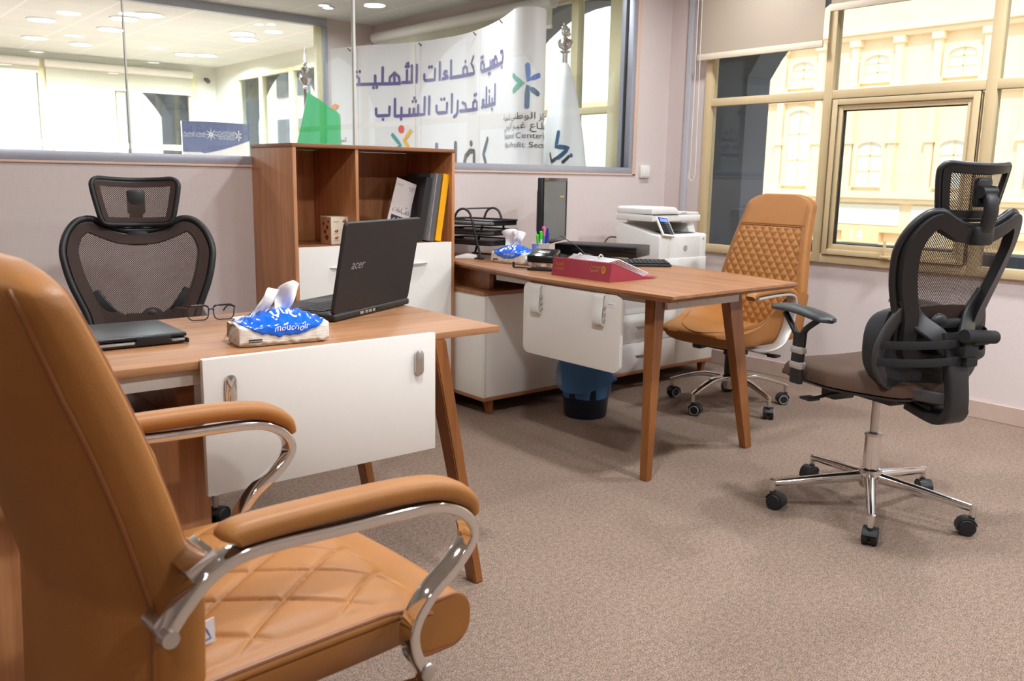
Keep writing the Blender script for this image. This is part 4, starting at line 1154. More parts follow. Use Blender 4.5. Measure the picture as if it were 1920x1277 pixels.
# rolled front bolster with piping rings at its ends
ro = MB(); ro.sweep(spline([(.316, -.248, .402), (.326, -.12, .404), (.329, 0, .404), (.326, .12, .404), (.316, .248, .402)], 8), rrect(.118, .090, .038, 7), (1, 0, 0)); roo = ro.obj('front_roll', 'leather', fc, smooth=60)
for sg in (-1, 1):
    c0 = Vector((.316, sg*.2475, .402)); MB().tube([c0+Vector((x_, 0, z_)) for x_, z_ in rrect(.118, .090, .038, 7)], .0038, 8, closed=True).obj('piping', 'leather_seam', roo)
edge = [Vector(fs_top(u, v)) for u, v in [(i/50, .012) for i in range(2, 47)]]
MB().tube(edge, .0042, 8).obj('piping', 'leather_seam', fs)
edge = [Vector(fs_top(u, v)) for u, v in [(i/50, .988) for i in range(2, 47)]]
MB().tube(edge, .0042, 8).obj('piping', 'leather_seam', fs)
tg = MB(); tg.prism([(-.080, .474), (-.046, .480), (-.047, .520), (-.081, .514)], 'Y', -.201, -.1995); to = tg.obj('sewn_tag', 'paper', fs)
tm = MB(); pl = plane_at((-.080, -.2012, .476), (1, 0, .18), (-.03, 0, 1), .0005)
strokes(tm, [[(.008, .010), (.019, .034), (.028, .010), (.008, .010)]], .0025, pl, .01); tm.obj('tag_print', 'p_blue', to, smooth=0)
tm = MB(); strokes(tm, [[(.003, .002), (.012, .012)], [(.012, .002), (.003, .012)]], .0025, pl, .01); tm.obj('tag_print', 'p_red', to, smooth=0)
def hwF(z):
    t = max(0, (z-.968)/.056); return (.252-.012*max(0, (z-.7)/.3))*(max(.0, 1-t**3.2)**.4 if t > 0 else 1)
def frF(z): return (-.073-.34*(z-.607)+.012*sin((z-.6)*7.5) if z > .57 else -.0632+.04*(.57-z)*(-1))-.0137
def thF(z): return .062*(max(.03, 1-max(0, (z-.992)/.032)**2)**.5 if z > .992 else 1)
zs = [.30+.0118*i for i in range(58)]+[.981+.006*i for i in range(1, 10)]
zs = [z for z in zs if z < .99]+[.99+.0034*i for i in range(10)]
bF = leather_back(fc, zs, frF, hwF, thF, lambda y, z: (quilt(y+z*.7, y-z*.7, .09, .010) if abs(y) < hwF(z)*.84 and .5 < z < .95 else 0), n=140, bulge=lambda z: .085*min(1, max(0, (1.03-z)/.16))**.6)
def bF_pt(z, t, out=1.004):
    c, q = cos(t), sin(t); y = hwF(z)*sgnpow(c, .55); d = sgnpow(q, .45)
    x = frF(z)-thF(z)/2+d*thF(z)/2+.22*y*y*(1 if d > 0 else .8)
    if d < 0: x -= .085*min(1, max(0, (1.03-z)/.16))**.6*max(0, 1-(abs(y)/hwF(z))**2.6)*min(1, -d*1.6)
    return (x, y*out, z)
for tt in (radians(38), radians(-32), radians(142), radians(212)):
    MB().tube([bF_pt(.31+.685*i/60, tt) for i in range(61)], .0040, 8).obj('piping', 'leather_seam', bF)
P = [(frF(1.0)-.045+.2*y*y, y, 1.0295-.35*y*y*.4) for y in [-.18+.36*i/30 for i in range(31)]]
for sg in (-1, 1):
    y = sg*.292
    path = [(-.150, y, .570), (-.128, y, .598), (-.088, y, .633), (-.030, y, .649), (.10, y, .644), (.24, y, .638), (.297, y, .624), (.330, y, .598), (.337, y, .566), (.307, y, .530), (.255, y, .492), (.224, y, .450), (.226, y, .405), (.252, y, .352), (.235, y*.96, .332), (.14, y*.8, .333), (.05, y*.5, .332)]
    ar = MB(); ar.sweep(spline(path, 7), rrect(.036, .018, .004, 3), (0, 1, 0)); ao = ar.obj('arm_frame', 'chrome', fc, smooth=50)
    pd = MB(); pp_ = spline([(-.062, y, .668), (-.045, y, .676), (.06, y, .676), (.20, y, .671), (.28, y, .659), (.328, y, .632), (.343, y, .604)], 7); nn = len(pp_)
    pd.sweep(pp_, rrect(.050, .034, .0155, 5), (0, 1, 0), scale=[(.82 if i == 0 else .95 if i < 3 else 1)-(.45*max(0, (i-nn*.72)/(nn*.28))) for i in range(nn)]); pd.obj('arm_pad', 'leather', ao, smooth=70)
    MB().box((-.096, sg*.266, .642), (.044, .062, .026), .003, Matrix.Rotation(radians(-33), 3, 'Y')).obj('arm_bracket', 'chrome', ao)
    MB().tube([(-.150, sg*.24, .570), (-.150, sg*.300, .570), (-.150, sg*.301, .570), (-.150, sg*.316, .570)], [.009, .009, .013, .011], 18).obj('pivot_bolt', 'satin', ao)
    bx = MB().sphere((.243, sg*.311, .372), .013, (1, .4, 1.2), 14); bx.obj('screw_cap', 'satin', ao)

# ================================================================== THINGS ON THE NEAR DESK
def tissue_pack(label, loc, rz, L=.225, W=.112, H=.075, up=.06, style=0):
    t = thing('tissue_pack', label, 'tissues', loc, rz)
    # paper block under clear film
    def side(s):
        return None
    b = MB()
    def body(u, v):
        a = 2*pi*u; z = v
        c, s = cos(a), sin(a); px = L/2*sgnpow(c, .28); py = W/2*sgnpow(s, .28)
        k = 1-.10*v**2-.04*(1-v)**3; wob = 1+.012*sin(a*9+v*5)*sin(v*9)
        return (px*k*wob, py*k*wob, .002+H*.56*v)
    vs = b.grid(72, 10, body, cu=True)
    b.bm.faces.new([r[0] for r in vs][::-1])
    def cap(u, v):
        p = body(u, 1); q = 1-v
        return (p[0]*q, p[1]*q, p[2]+H*.10*(1-q**2))
    vs2 = b.grid(72, 4, lambda u, v: cap(u, v*.9), cu=True); b.bm.faces.new([r[-1] for r in vs2])
    b.obj('paper_block', 'tissue_side', t, smooth=60)
    # glossy white wrap domed towards the opening, with the blue print lying on it
    def surf(a, bb, off=0.0):
        x = a*L*.488; ab = abs(bb); wr = (.0020*sin(a*17+bb*6)*sin(bb*5+a*4)+.0012*sin(a*31-bb*11))
        shoulder = H*.62; hf = H*.52; ridge = H*(.66+.40*max(0, 1-abs(a)**2.0)); tp = (1-.10*abs(a)**8)
        if ab <= .55:
            q = ab/.55; z = shoulder+(ridge-shoulder)*(1-q**1.5)+off; y = math.copysign(W*.515*q**.9*tp, bb)
        else:
            q = (ab-.55)/.45; z = shoulder-hf*q+off*.5; y = math.copysign(W*(.515+.020*sin(q*pi*.5))*tp+off, bb)
        return (x, y+wr*.5, z+wr)
    w = MB(); w.shell(50, 34, lambda u, v: surf(2*u-1, 2*v-1), lambda u, v: surf(2*u-1, 2*v-1, -.0015)); wh = w.obj('wrap_white', 'tissue_side', t, smooth=70)
    def lab(u, v, off):
        a = (2*u-1)*.94; B = .30+.53*max(0, 1-(a/.94)**2)**.55; return surf(a, (2*v-1)*B, off)
    w = MB(); w.shell(54, 34, lambda u, v: lab(u, v, .0022), lambda u, v: lab(u, v, .0006)); wo = w.obj('wrapper_print', 'tissue_blue', t, smooth=70)
    # clear ends of the film
    for sg in (-1, 1):
        f = MB()
        def film(u, v, sg=sg):
            a = (-.5+u); x = sg*(L*.515-.030*v*v); y = a*W*1.04*(1-.15*v); z = .004+H*(.70*v)*(1-.25*abs(2*a)**3)
            return (x+.004*sin(u*19+v*7), y, z)
        f.grid(22, 12, film); f.obj('clear_film', 'film', t, smooth=70)
    # pulled-up tissue leaves
    leaves = ([(-.058, -.012, .052, .058, .5), (.010, .010, .062, .072, -.3)] if style == 0 else [(-.03, 0, .090, .080, .2), (.005, .012, .07, .072, -.2)])
    for i, (cx, cy, wd_, ht, tw) in enumerate(leaves):
        l = MB()
        def leaf(u, v, cx=cx, cy=cy, wd_=wd_, ht=ht, tw=tw, d=0.0):
            a = (2*u-1); wv = (.35+.65*v) if style else (.62+.38*v)
            if style == 0 and cx < 0: top = ht*(1-.55*max(0, -a)**1.2-.10*max(0, a))
            else: top = ht*(1-.18*max(0, a)**2-(.25 if style == 0 else .22)*max(0, -a)**2)
            x = cx+wd_*.5*a*wv+(.030*v if style == 0 else 0)+.012*v*tw; y = cy+.012*sin(a*3.2+tw*4)*v+.007*sin(v*6+a*2)+.006*a
            return (x, y+d, H*1.0+top*v-.012*(1-v))
        l.shell(20, 16, leaf, lambda u, v: leaf(u, v, d=.0012)); l.obj('tissue_leaf', 'tissue_white', t, smooth=70)
    # printing follows the front of the wrap, measured down from the shoulder (positive = up the slope)
    def onf(x0, s0):
        def g(u, v):
            a = max(-.93, min(.93, (x0+u)/(L*.488))); q = s0+v
            bb = -(.55-.45*q/(H*.52)) if q < 0 else -.55*max(0, 1-q/(W*.55))
            p = surf(a, bb, .0034); return (p[0], p[1]-.0004, p[2])
        return g
    tm = MB(); text(tm, 'mouchoir', .022 if style == 0 else .018, onf(.014, -.012), 'C', .22); tm.obj('lettering', 'ink_white', wo, smooth=0)
    tm = MB(); strokes(tm, [[(-.030, .022), (-.026, .008), (-.014, .006), (-.012, .024)], [(-.004, .026), (-.002, .010), (.008, .008), (.009, .022)], [(.015, .024), (.016, .006), (.026, -.002)]], .0055, onf(.006, .024), .006, [(-.030, .000), (-.024, -.006), (-.018, .001)], .0032)
    tm.obj('lettering', 'ink_white', wo, smooth=0)
    lb = MB().b2(-L*.40, -L*.26, -W*.548, -W*.538, H*.16, H*.26); lb.obj('label_strip', 'ink', t, smooth=0)
    tm = MB(); text(tm, 'soft facial tissue', .0046, plane_at((-L*.395, -W*.5482, H*.19), (1, 0, 0), (0, 0, 1), .0003)); tm.obj('strip_print', 'ink_white', t, smooth=0)
    return t
tissue_pack('opened blue and white tissue pack on the near desk beside the laptop', (.925, 2.005, DT), radians(-7))

# ---- open laptop, lid back towards us
la = radians(27)
lp = thing('laptop', 'open black laptop seen from behind on the near desk', 'laptop', (1.352, 2.265, DT), la)
LW, LD, LH = .412, .255, .262
b = MB(); b.box((0, LD/2, .012), (LW, LD, .020), .006, seg=3); b.b2(-LW/2+.03, LW/2-.03, .004, .02, .002, .012)
bo = b.obj('base', 'black_plastic', lp)
MB().b2(-LW/2+.006, LW/2-.006, .028, LD-.006, .0222, .0232).obj('keyboard_deck', 'laptop_in', bo)
k = MB()
for r in range(6):
    for q in range(18):
        k.box((-LW/2+.030+q*.0200, .062+r*.0172, .0245), (.0168, .0140, .0028), .0008, seg=1)
k.obj('keys', 'key', bo)
k = MB().b2(-.05, .05, LD-.085, LD-.022, .0232, .0238); k.obj('touchpad', 'grey_plastic', bo)
k = MB().b2(-.185, -.13, LD-.05, LD-.02, .0232, .0236); k.obj('sticker', 'silver_plastic', bo, smooth=0)
prt = MB()
for x, w_, m in ((-.07, .018, 0), (-.045, .014, 0), (-.025, .016, 0), (-.005, .012, 0)): prt.box((x, -.0005, .011), (w_, .002, .008), .0006)
prt.obj('ports', 'satin', bo); 
MB().box((.06, -.0005, .012), (.10, .002, .008), .0006).obj('vent', 'key', bo)
th = radians(11)
R3 = Matrix.Rotation(th, 3, 'X')
def lid_pt(x, y, z): 
    v = R3 @ Vector((x, y, z)); return Vector((v.x, v.y+.012, v.z+.020))
l = MB(); t = bmesh.new()
prof = rrect(LW, LH, .012, 5, 0, LH/2)
A = [t.verts.new(lid_pt(x, -.007, z)) for x, z in [(p[0]*.985, LH/2+(p[1]-LH/2)*.98) for p in prof]]
B = [t.verts.new(lid_pt(x, -.003, z)) for x, z in prof]
C = [t.verts.new(lid_pt(x, .003, z)) for x, z in prof]
t.faces.new(A); t.faces.new(C[::-1]); n = len(prof)
for P, Q in ((A, B), (B, C)):
    for i in range(n): t.faces.new((P[i], Q[i], Q[(i+1) % n], P[(i+1) % n]))
l.merge(t); lo = l.obj('lid', 'laptop', lp, smooth=35)
s = MB(); q = [(-LW/2+.014, .022), (LW/2-.014, .022), (LW/2-.014, LH-.014), (-LW/2+.014, LH-.014)]
s._add([lid_pt(x, .0035, z) for x, z in q]+[lid_pt(x, .0030, z) for x, z in q], [(0, 1, 2, 3), (7, 6, 5, 4), (0, 4, 5, 1), (1, 5, 6, 2), (2, 6, 7, 3), (3, 7, 4, 0)]); s.obj('display', 'black_gloss', lo, smooth=0)
hb = MB().tube([lid_pt(-LW/2+.02, .0, .002), lid_pt(-LW/2+.07, .0, .002)], .008, 12).tube([lid_pt(LW/2-.07, .0, .002), lid_pt(LW/2-.02, .0, .002)], .008, 12).tube([lid_pt(-LW/2+.02, -.001, -.004), lid_pt(LW/2-.02, -.001, -.004)], .006, 10)
hb.obj('hinge', 'black_plastic', lp)
tm = MB()
def lidf(u, v): return lid_pt(u, -.0076, v)
text(tm, 'acer', .038, lambda u, v: lidf(-.152+u, .128+v), 'L', .22)
tm.obj('lettering', 'ink_silver', lo, smooth=0)

# ---- closed black laptop / folio
nb = thing('closed_laptop', 'closed black notebook computer lying on the left of the near desk', 'laptop', (.572, 2.215, DT), radians(-1))
MB().box((0, 0, .009), (.330, .225, .014), .005, seg=3).obj('base', 'black_plastic', nb)
MB().box((0, 0, .0225), (.332, .227, .010), .004, seg=3).obj('lid', 'folio', nb)
MB().b2(-.15, .045, -.1145, -.1125, .0085, .0135, .001).b2(.130, .160, -.1145, -.1125, .0085, .0135, .001).obj('hinge_bar', 'satin', nb)
MB().box((.088, -.1125, .015), (.078, .004, .018), .0015).box((.166, -.108, .008), (.006, .02, .012), .002).obj('hinge_cover', 'key', nb)

# ---- spectacles
gs = thing('spectacles', 'black framed spectacles resting open on the near desk', 'glasses', (.905, 2.385, DT), radians(-14))
fr = MB(); lens = MB()
for sg in (-1, 1):
    cx = sg*.034
    o = [(cx+(x*(1.0+.10*(z-.021)/.021)), z) for x, z in rrect(.054, .040, .012, 5, 0, .0235)]
    fr.tube([(x, .004*abs(x)/.06, z) for x, z in o], .0016, 6, closed=True)
    fr.tube([(x, .004*abs(x)/.06, z) for x, z in o if z > .038], .0026, 6)
    vs = [lens.bm.verts.new((x*.985, .004*abs(x)/.06, z)) for x, z in o]; lens.bm.faces.new(vs)
fr.tube(spline([(-.009, 0, .031), (0, -.002, .034), (.009, 0, .031)], 5), .0015, 6)
fo = fr.obj('rim', 'frame_black', gs); lens.obj('lens', 'lens', fo, smooth=0)
MB().tube(spline([(-.062, .004, .036), (-.066, .02, .0355), (-.082, .08, .030), (-.088, .105, .020), (-.088, .125, .010)], 6), .0018, 6).obj('temple', 'frame_black', gs)
MB().tube(spline([(.062, .004, .036), (.066, .02, .0355), (.058, .08, .030), (.052, .105, .020), (.050, .125, .010)], 6), .0022, 6).obj('temple', 'frame_black', gs)
pc = MB().box((0, 0, .0008), (.115, .070, .0016), .0004); pc = pc.obj('note_card', 'paper'); pc.location = (1.03, 2.385, DT); pc.rotation_euler = (0, 0, radians(12))
tag(pc, 'white card lying behind the tissue pack on the near desk', 'card')

# ================================================================== THINGS ON THE FAR DESK
# ---- black wire letter tray, three tiers
tr = thing('letter_tray', 'three tier black wire letter tray on the far desk against the wall', 'tray', (2.79, 3.64, DT), radians(15))
for sx in (-1, 1):
    x = sx*.125; f = MB()
    f.tube(spline([(x, -.115, .006), (x, -.085, .10), (x, -.055, .195), (x, -.035, .232), (x, 0, .246), (x, .035, .232), (x, .055, .195), (x, .085, .10), (x, .115, .006)], 6), .0062, 10)
    f.box((x, 0, .004), (.022, .26, .008), .002); f.obj('side_frame', 'black_plastic', tr)
MB().tube([(-.125, 0, .246), (.125, 0, .246)], .004, 8).obj('top_bar', 'black_plastic', tr)
for i, z in enumerate((.070, .120, .168)):
    s = MB(); o = rrect(.245, .345, .03, 4)
    s.tube([(x, y, z+.022) for x, y in o], .0042, 8, closed=True); s.tube([(x*.96, y*.97, z) for x, y in o], .003, 6, closed=True)
    s.prism([(x*.95, y*.96) for x, y in o], 'Z', z-.001, z+.001)
    so = s.obj('tier', 'black_plastic', tr)
    s = MB(); s.sweep([(x*.985, y*.99, z+.011) for x, y in o], rrect(.022, .0012, .0005, 1), (0, 0, 1), closed=True); s.obj('tier_wall', 'tray_mesh', so)
for i, (z, n, m) in enumerate(((.170, 3, 'paper'), (.122, 2, 'paper_edge'))):
    p = MB()
    for k in range(n): p.box((.004*k-.004, .005*k-.01, z+.0025+k*.004), (.205, .295, .0036), .0004, Matrix.Rotation(radians(2*k-2), 3, 'Z'), seg=1)
    o = p.obj('paper_stack', m); o.location = (2.79, 3.64, DT); o.rotation_euler = (0, 0, radians(15))
    tag(o, ('loose white papers lying in the top tier of the letter tray', 'thin paper pile in the middle tier of the letter tray')[i], 'paper')
wd_ = thing('white_gadget', 'small white plastic device in front of the letter tray', 'device', (2.665, 3.575, DT), radians(-38))
m = MB(); m.prism([(-.055, 0), (.055, 0), (.055, .020), (.005, .026), (-.055, .010)], 'Y', -.030, .030, .004); m.obj('body', 'white_plastic', wd_)
MB().box((.052, 0, .012), (.006, .040, .012), .002).obj('end_cap', 'paper', wd_)
tissue_pack('blue and white tissue pack on the far desk beside the pen cup', (2.725, 3.264, DT), radians(-82), .225, .105, .082, .08, 1)

# ---- pen cup
pcup = thing('pen_cup', 'silver wire mesh pen cup beside the far tissue pack', 'cup', (2.835, 3.205, DT))
m = MB(); m.lathe([(.001, .002), (.038, .002), (.041, .092), (.0425, .094), (.041, .096), (.0395, .094), (.0365, .004), (.001, .004)], 32, cap=False); 
m.tube([(.041*cos(t), .041*sin(t), .094) for t in [2*pi*i/32 for i in range(32)]], .0022, 6, closed=True)
m.obj('body', 'cup_mesh' if 'cup_mesh' in M else 'satin', pcup)
pens = (((-.018, -.012), (-.042, -.022), .135, 'p_green', 'green topped marker pen at the left of the pen cup', .0055), ((-.006, -.012), (-.014, -.018), .150, 'white_plastic', 'white marker pen in the pen cup next to the green one', .0065),
        ((.004, .008), (.000, -.004), .158, 'black_gloss', 'black capped marker in the middle of the pen cup', .0070), ((.010, -.006), (.012, -.012), .165, 'p_blue', 'tall blue pen in the pen cup, left of the pink one', .0058),
        ((.014, .008), (.022, .006), .172, 'paper', 'white pen with pink top standing highest in the cup', .0062), ((.018, -.010), (.034, -.010), .162, 'p_indigo', 'dark blue pen leaning right in the pen cup', .0058), ((.020, .012), (.052, .004), .138, 'p_indigo', 'short blue pen leaning farthest right in the cup', .0055))
M['p_indigo'] = mat('pen_indigo', rgb(54, 48, 160), .35)
M['p_pink'] = mat('pen_pink', rgb(240, 120, 170), .4)
M['p_lime'] = mat('pen_lime', rgb(80, 220, 60), .4)
for (x0, y0), (x1, y1), h, mm, lab, r_ in pens:
    P0 = Vector((x0*.8, y0*.8, .006)); P1 = Vector((x1, y1, h))
    p = thing('pen', lab, 'pen', (2.835, 3.205, DT))
    MB().tube([P0, P0+(P1-P0)*.03, P0+(P1-P0)*.62, P1], [r_*.6, r_, r_, r_*.95], 12).obj('barrel', mm, p)
    cm_ = 'p_lime' if 'green' in lab else 'p_pink' if 'pink' in lab else mm
    dv = (P1-P0).normalized()
    MB().tube([P1-dv*.034, P1+dv*.004], r_*1.12, 12).box(tuple(P1-dv*.012+Vector((0, -r_*1.2, 0))), (.003, .002, .03), .0006).obj('cap', cm_, p)
jr = thing('clear_pot', 'small clear plastic pot between the far tissue pack and pen cup', 'pot', (2.712, 3.125, DT))
MB().lathe([(.001, .001), (.020, .001), (.024, .050), (.0235, .050), (.0195, .003), (.001, .003)], 24, cap=False).obj('body', 'film', jr)
MB().lathe([(.001, .003), (.0195, .003), (.0215, .028), (.001, .028)], 24).obj('contents', 'tissue_side', jr)

# ---- hole punch
hp = thing('hole_punch', 'black two hole paper punch on the far desk beside the red binder', 'punch', (2.625, 2.945, DT), radians(-62))
MB().box((.0, 0, .006), (.125, .085, .012), .003).obj('base', 'black_plastic', hp)
m = MB(); m.prism([(-.050, .066), (.046, .092), (.056, .086), (.056, .058), (.030, .040), (-.036, .034), (-.052, .044)], 'X', -.060, .060, .005); m.obj('handle', 'black_gloss', hp)
MB().box((.0, .004, .0815), (.055, .030, .003), .001, Matrix.Rotation(radians(15), 3, 'X')).obj('handle_inlay', 'satin', hp)
MB().box((-.035, .0, .026), (.026, .06, .032), .003).box((.035, .0, .026), (.026, .06, .032), .003).obj('die_block', 'satin', hp)
MB().tube([(-.06, -.02, .008), (-.13, -.02, .008), (-.135, -.02, .010)], .004, 8).box((-.135, -.02, .020), (.010, .012, .026), .003).obj('paper_guide', 'black_plastic', hp)

# ---- burgundy box file lying open
bf = thing('ring_binder', 'burgundy ring binder with gold lettering lying on the far desk', 'binder', (2.532, 2.617, DT), radians(1))
m = MB()
m.sweep([(.0, -.168, .0), (.0, .168, .0)], [(0, 0)], (1, 0, 0)) if 0 else None
y0, y1 = -.168, .168
m.prism([(0, .0005), (.255, .0005), (.255, .003), (.0, .003)], 'Y', y0, y1)
m.prism([(-.001, .0005), (.012, .074), (.016, .073), (.004, .0005)], 'Y', y0, y1)
m.prism([(.012, .074), (.200, .010), (.290, .004), (.290, .0065), (.20, .0125), (.014, .0765)], 'Y', y0, y1)
m.prism([(.003, .003), (.255, .003), (.20, .0105), (.0145, .0725)], 'Y', y0, y0+.003); m.prism([(.003, .003), (.255, .003), (.20, .0105), (.0145, .0725)], 'Y', y1-.003, y1)
bo = m.obj('cover', 'burgundy', bf, smooth=25)
pp = MB()
for k in range(5):
    pp.box((.150+.004*k, .0-.004*k, .0375+.0042*k), (.21, .25, .0035), .0004, Matrix.Rotation(radians(19), 3, 'Y') @ Matrix.Rotation(radians(1.5*k-3), 3, 'Z'), seg=1)
pg = pp.obj('paper_stack', 'paper'); pg.location = (2.532, 2.617, DT); pg.rotation_euler = (0, 0, radians(1)); tag(pg, 'white pages lying on the open burgundy binder', 'paper')
rg = MB(); rg.tube([(.060+.013*cos(t), -.06, .083+.017*sin(t)) for t in [pi*i/12 for i in range(13)]], .0028, 8).tube([(.060+.013*cos(t), .06, .080+.017*sin(t)) for t in [pi*i/12 for i in range(13)]], .0028, 8).obj('ring', 'silver_plastic', bf)
sp = lambda u, v: (.0125*(v/.074)-.0016, -u, v)
tm = MB(); text(tm, 'ﺔﻴﻤﻨﺘﻟا', .020, lambda u, v: sp(.050+u, .036+v), 'L'); text(tm, 'ﺔﻴﻋﺎﻤﺘﺟﻻا', .014, lambda u, v: sp(.058+u, .052+v), 'L')
text(tm, 'ﺔﻴـﻠﻫﻷا', .017, lambda u, v: sp(-.150+u, .046+v), 'L'); text(tm, 'تاءﺎـﻔﻛ', .017, lambda u, v: sp(-.150+u, .028+v), 'L')
disc(tm, (.128, .046), .012, lambda u, v: sp(u, v), 16, 1.35); tm.obj('lettering', 'ink_gold', bo, smooth=0)
tm = MB(); strokes(tm, [[(.120, .036), (.128, .048), (.134, .058)], [(.122, .052), (.130, .044)]], .003, lambda u, v: (sp(u, v)[0]-.0006, -u, v), .01); tm.obj('emblem', 'burgundy', bo, smooth=0)

# ---- keyboard, mouse, black box, monitor
kb = thing('keyboard', 'black computer keyboard on the far desk in front of the black box', 'keyboard', (3.115, 2.930, DT), radians(-38))
m = MB(); m.prism([(-.075, .002), (.075, .002), (.075, .020), (-.075, .012)], 'X', -.225, .225, .003); m.obj('body', 'black_plastic', kb)
k = MB()
for r in range(6):
    for q in range(21): k.box((-.209+q*.0209, -.056+r*.0222, .0165+r*.0012), (.0175, .0178, .006), .0015, seg=1)
k.obj('keys', 'key', kb)
ms_ = thing('computer_mouse', 'black mouse standing on the far desk beside the black box', 'mouse', (3.10, 3.165, DT), radians(-40))
m = MB(); m.sphere((0, 0, .004), 1, (.056, .032, .034), 24)
bmesh.ops.bisect_plane(m.bm, geom=m.bm.verts[:]+m.bm.edges[:]+m.bm.faces[:], plane_co=(0, 0, .001), plane_no=(0, 0, -1), clear_outer=True)
m.obj('body', 'grey_plastic', ms_, smooth=60); MB().tube([(-.03, -.003, .034), (-.03, .003, .034)], .009, 12).obj('wheel', 'rubber', ms_)
bx = thing('video_recorder', 'flat black box under cables beside the printer', 'box', (3.41, 3.355, DT), radians(-65))
MB().box((0, 0, .034), (.455, .235, .056), .003).obj('body', 'black_plastic', bx)
MB().box((0, -.1185, .032), (.452, .003, .050), .001).obj('front_panel', 'black_gloss', bx)
fe = MB()
for x in (-.19, .19):
    for y in (-.09, .09): fe.cyl((x, y, 0), (x, y, .007), .012, .012, 12)
fe.obj('foot', 'rubber', bx)
mo = thing('monitor', 'black computer monitor turned sideways on the far desk', 'monitor', (3.13, 3.43, DT), radians(-56))
# local: screen faces +X, width along Y
MB().b2(-.03, .0, -.255, .255, .075, .405, .004).box((-.04, 0, .24), (.03, .36, .22), .012).obj('housing', 'black_plastic', mo)
MB().b2(-.0005, .004, -.255, .255, .075, .093, .001).b2(-.0005, .004, -.255, .255, .388, .405, .001).b2(-.0005, .004, -.255, -.240, .093, .388, .001).b2(-.0005, .004, .240, .255, .093, .388, .001).obj('bezel', 'black_gloss', mo)
sc_ = MB().b2(.0002, .0012, -.240, .240, .093, .388).obj('screen', 'screen', mo, smooth=0)
MB().b2(.0013, .0016, .10, .185, .305, .312).obj('screen_text', 'p_yellow', mo, smooth=0)
k = MB()
for i in range(6): k.box((.0042, .05+.03*i, .084), (.001, .008, .003), .0003, seg=1)
k.obj('buttons', 'silver_plastic', mo)
MB().lathe([(.001, 0), (.105, 0), (.105, .006), (.09, .012), (.03, .016), (.001, .016)], 32, (-.03, 0, 0)).obj('stand_base', 'black_plastic', mo)
MB().b2(-.06, -.035, -.03, .03, .012, .20, .005).obj('stand_neck', 'black_plastic', mo)
cb_ = MB().tube(spline([(3.05, 3.30, DT+.12), (3.09, 3.22, DT+.07), (3.10, 3.13, DT+.012), (3.07, 3.06, DT+.006)], 8), .0022, 6).tube(spline([(3.02, 3.36, DT+.006), (3.00, 3.25, DT+.02), (3.05, 3.20, DT+.006), (3.075, 3.185, DT+.01)], 8), .002, 6).obj('cable', 'black_plastic')
tag(cb_, 'thin black cables running between the monitor and mouse', 'cable')

# ---- printer on the credenza
pr = thing('printer', 'white laser printer with tilted control panel beside the tan chair', 'printer', (3.76, 3.262, .602))
PW, PD = .41, .33
m = MB(); m.prism([(0, 0), (PD, 0), (PD, .285), (.30, .286), (.06, .232), (.010, .230), (0, .218)], 'X', 0, .085, .005); m.prism([(0, 0), (PD, 0), (PD, .26), (.26, .226), (.06, .232), (.010, .230), (0, .218)], 'X', .085, PW-.06, .004); m.prism([(0, 0), (PD, 0), (PD, .285), (.10, .285), (.08, .232), (.010, .230), (0, .218)], 'X', PW-.06, PW, .005)
m.obj('body', 'white_plastic', pr)
MB().b2(-.002, PW+.002, -.004, .02, .012, .096, .003).obj('paper_tray', 'white_plastic', pr)
MB().b2(.008, PW-.008, .006, PD-.01, -.0, .011).obj('foot', 'grey_plastic', pr)
MB().prism([(.03, .234), (.255, .228), (.255, .2315), (.03, .2375)], 'X', .10, PW-.07, .001).obj('output_tray', 'grey_plastic', pr)
MB().b2(.085, PW-.06, .27, PD, .226, .30).obj('rear_wall', 'white_plastic', pr)
m = MB(); m.prism([(.055, .300), (PD+.005, .300), (PD+.005, .340), (.055, .336)], 'X', -.004, PW+.004, .005); m.obj('scanner', 'white_plastic', pr)
MB().b2(.0, .215, .052, PD, .3365, .3385).obj('lid_gap', 'grey_plastic', pr)
m = MB(); m.prism([(-.002, .339), (.232, .339), (.226, .356), (.205, .376), (.185, .380), (.02, .380), (-.002, .372)], 'Y', .062, PD, .005); m.obj('document_feeder', 'white_plastic', pr)
m = MB(); m.prism([(.235, .339), (PW, .339), (PW, .350), (.235, .356)], 'Y', .065, PD, .004); m.obj('lid', 'white_plastic', pr)
MB().box((.30, .24, .363), (.09, .11, .010), .003, Matrix.Rotation(radians(-8), 3, 'Y')).obj('feeder_tray', 'grey_plastic', pr)
MB().b2(.25, .30, .0632, .0648, .343, .349).obj('badge', 'grey_light', pr, smooth=0)
RX = Matrix.Rotation(radians(-38), 3, 'X') @ Matrix.Rotation(radians(8), 3, 'Y')
pc0 = Vector((.065, .020, .272)); P_ = lambda x, y, z: tuple(pc0+RX @ Vector((x, y, z)))
po = MB().box(P_(0, 0, 0), (.092, .014, .130), .005, RX).obj('control_panel', 'white_plastic', pr)
MB().box(P_(0, -.0072, .002), (.076, .002, .112), .0008, RX).obj('panel_face', 'black_gloss', po)
MB().box(P_(0, -.0086, .040), (.058, .002, .022), .0005, RX).obj('display', 'led_blue', po)
k = MB()
for r in range(5):
    for q in range(4): k.box(P_(-.026+q*.0173, -.0088, .014-r*.0135), (.011, .002, .007), .0006, RX, seg=1)
k.obj('buttons', 'grey_plastic', po)
tm = MB(); disc(tm, (.225, .150), .0165, lambda u, v: (u, -.0012, v), 24); lo_ = tm.obj('logo', 'ink_silver', pr, smooth=0)
tm = MB(); text(tm, 'hp', .025, lambda u, v: (.225+u, -.0020, .1435+v), 'C', .25); tm.obj('logo_lettering', 'white_plastic', pr, smooth=0)
MB().cyl((PW-.03, -.002, .200), (PW-.03, .003, .200), .006, .006, 12).obj('power_button', 'silver_plastic', pr)
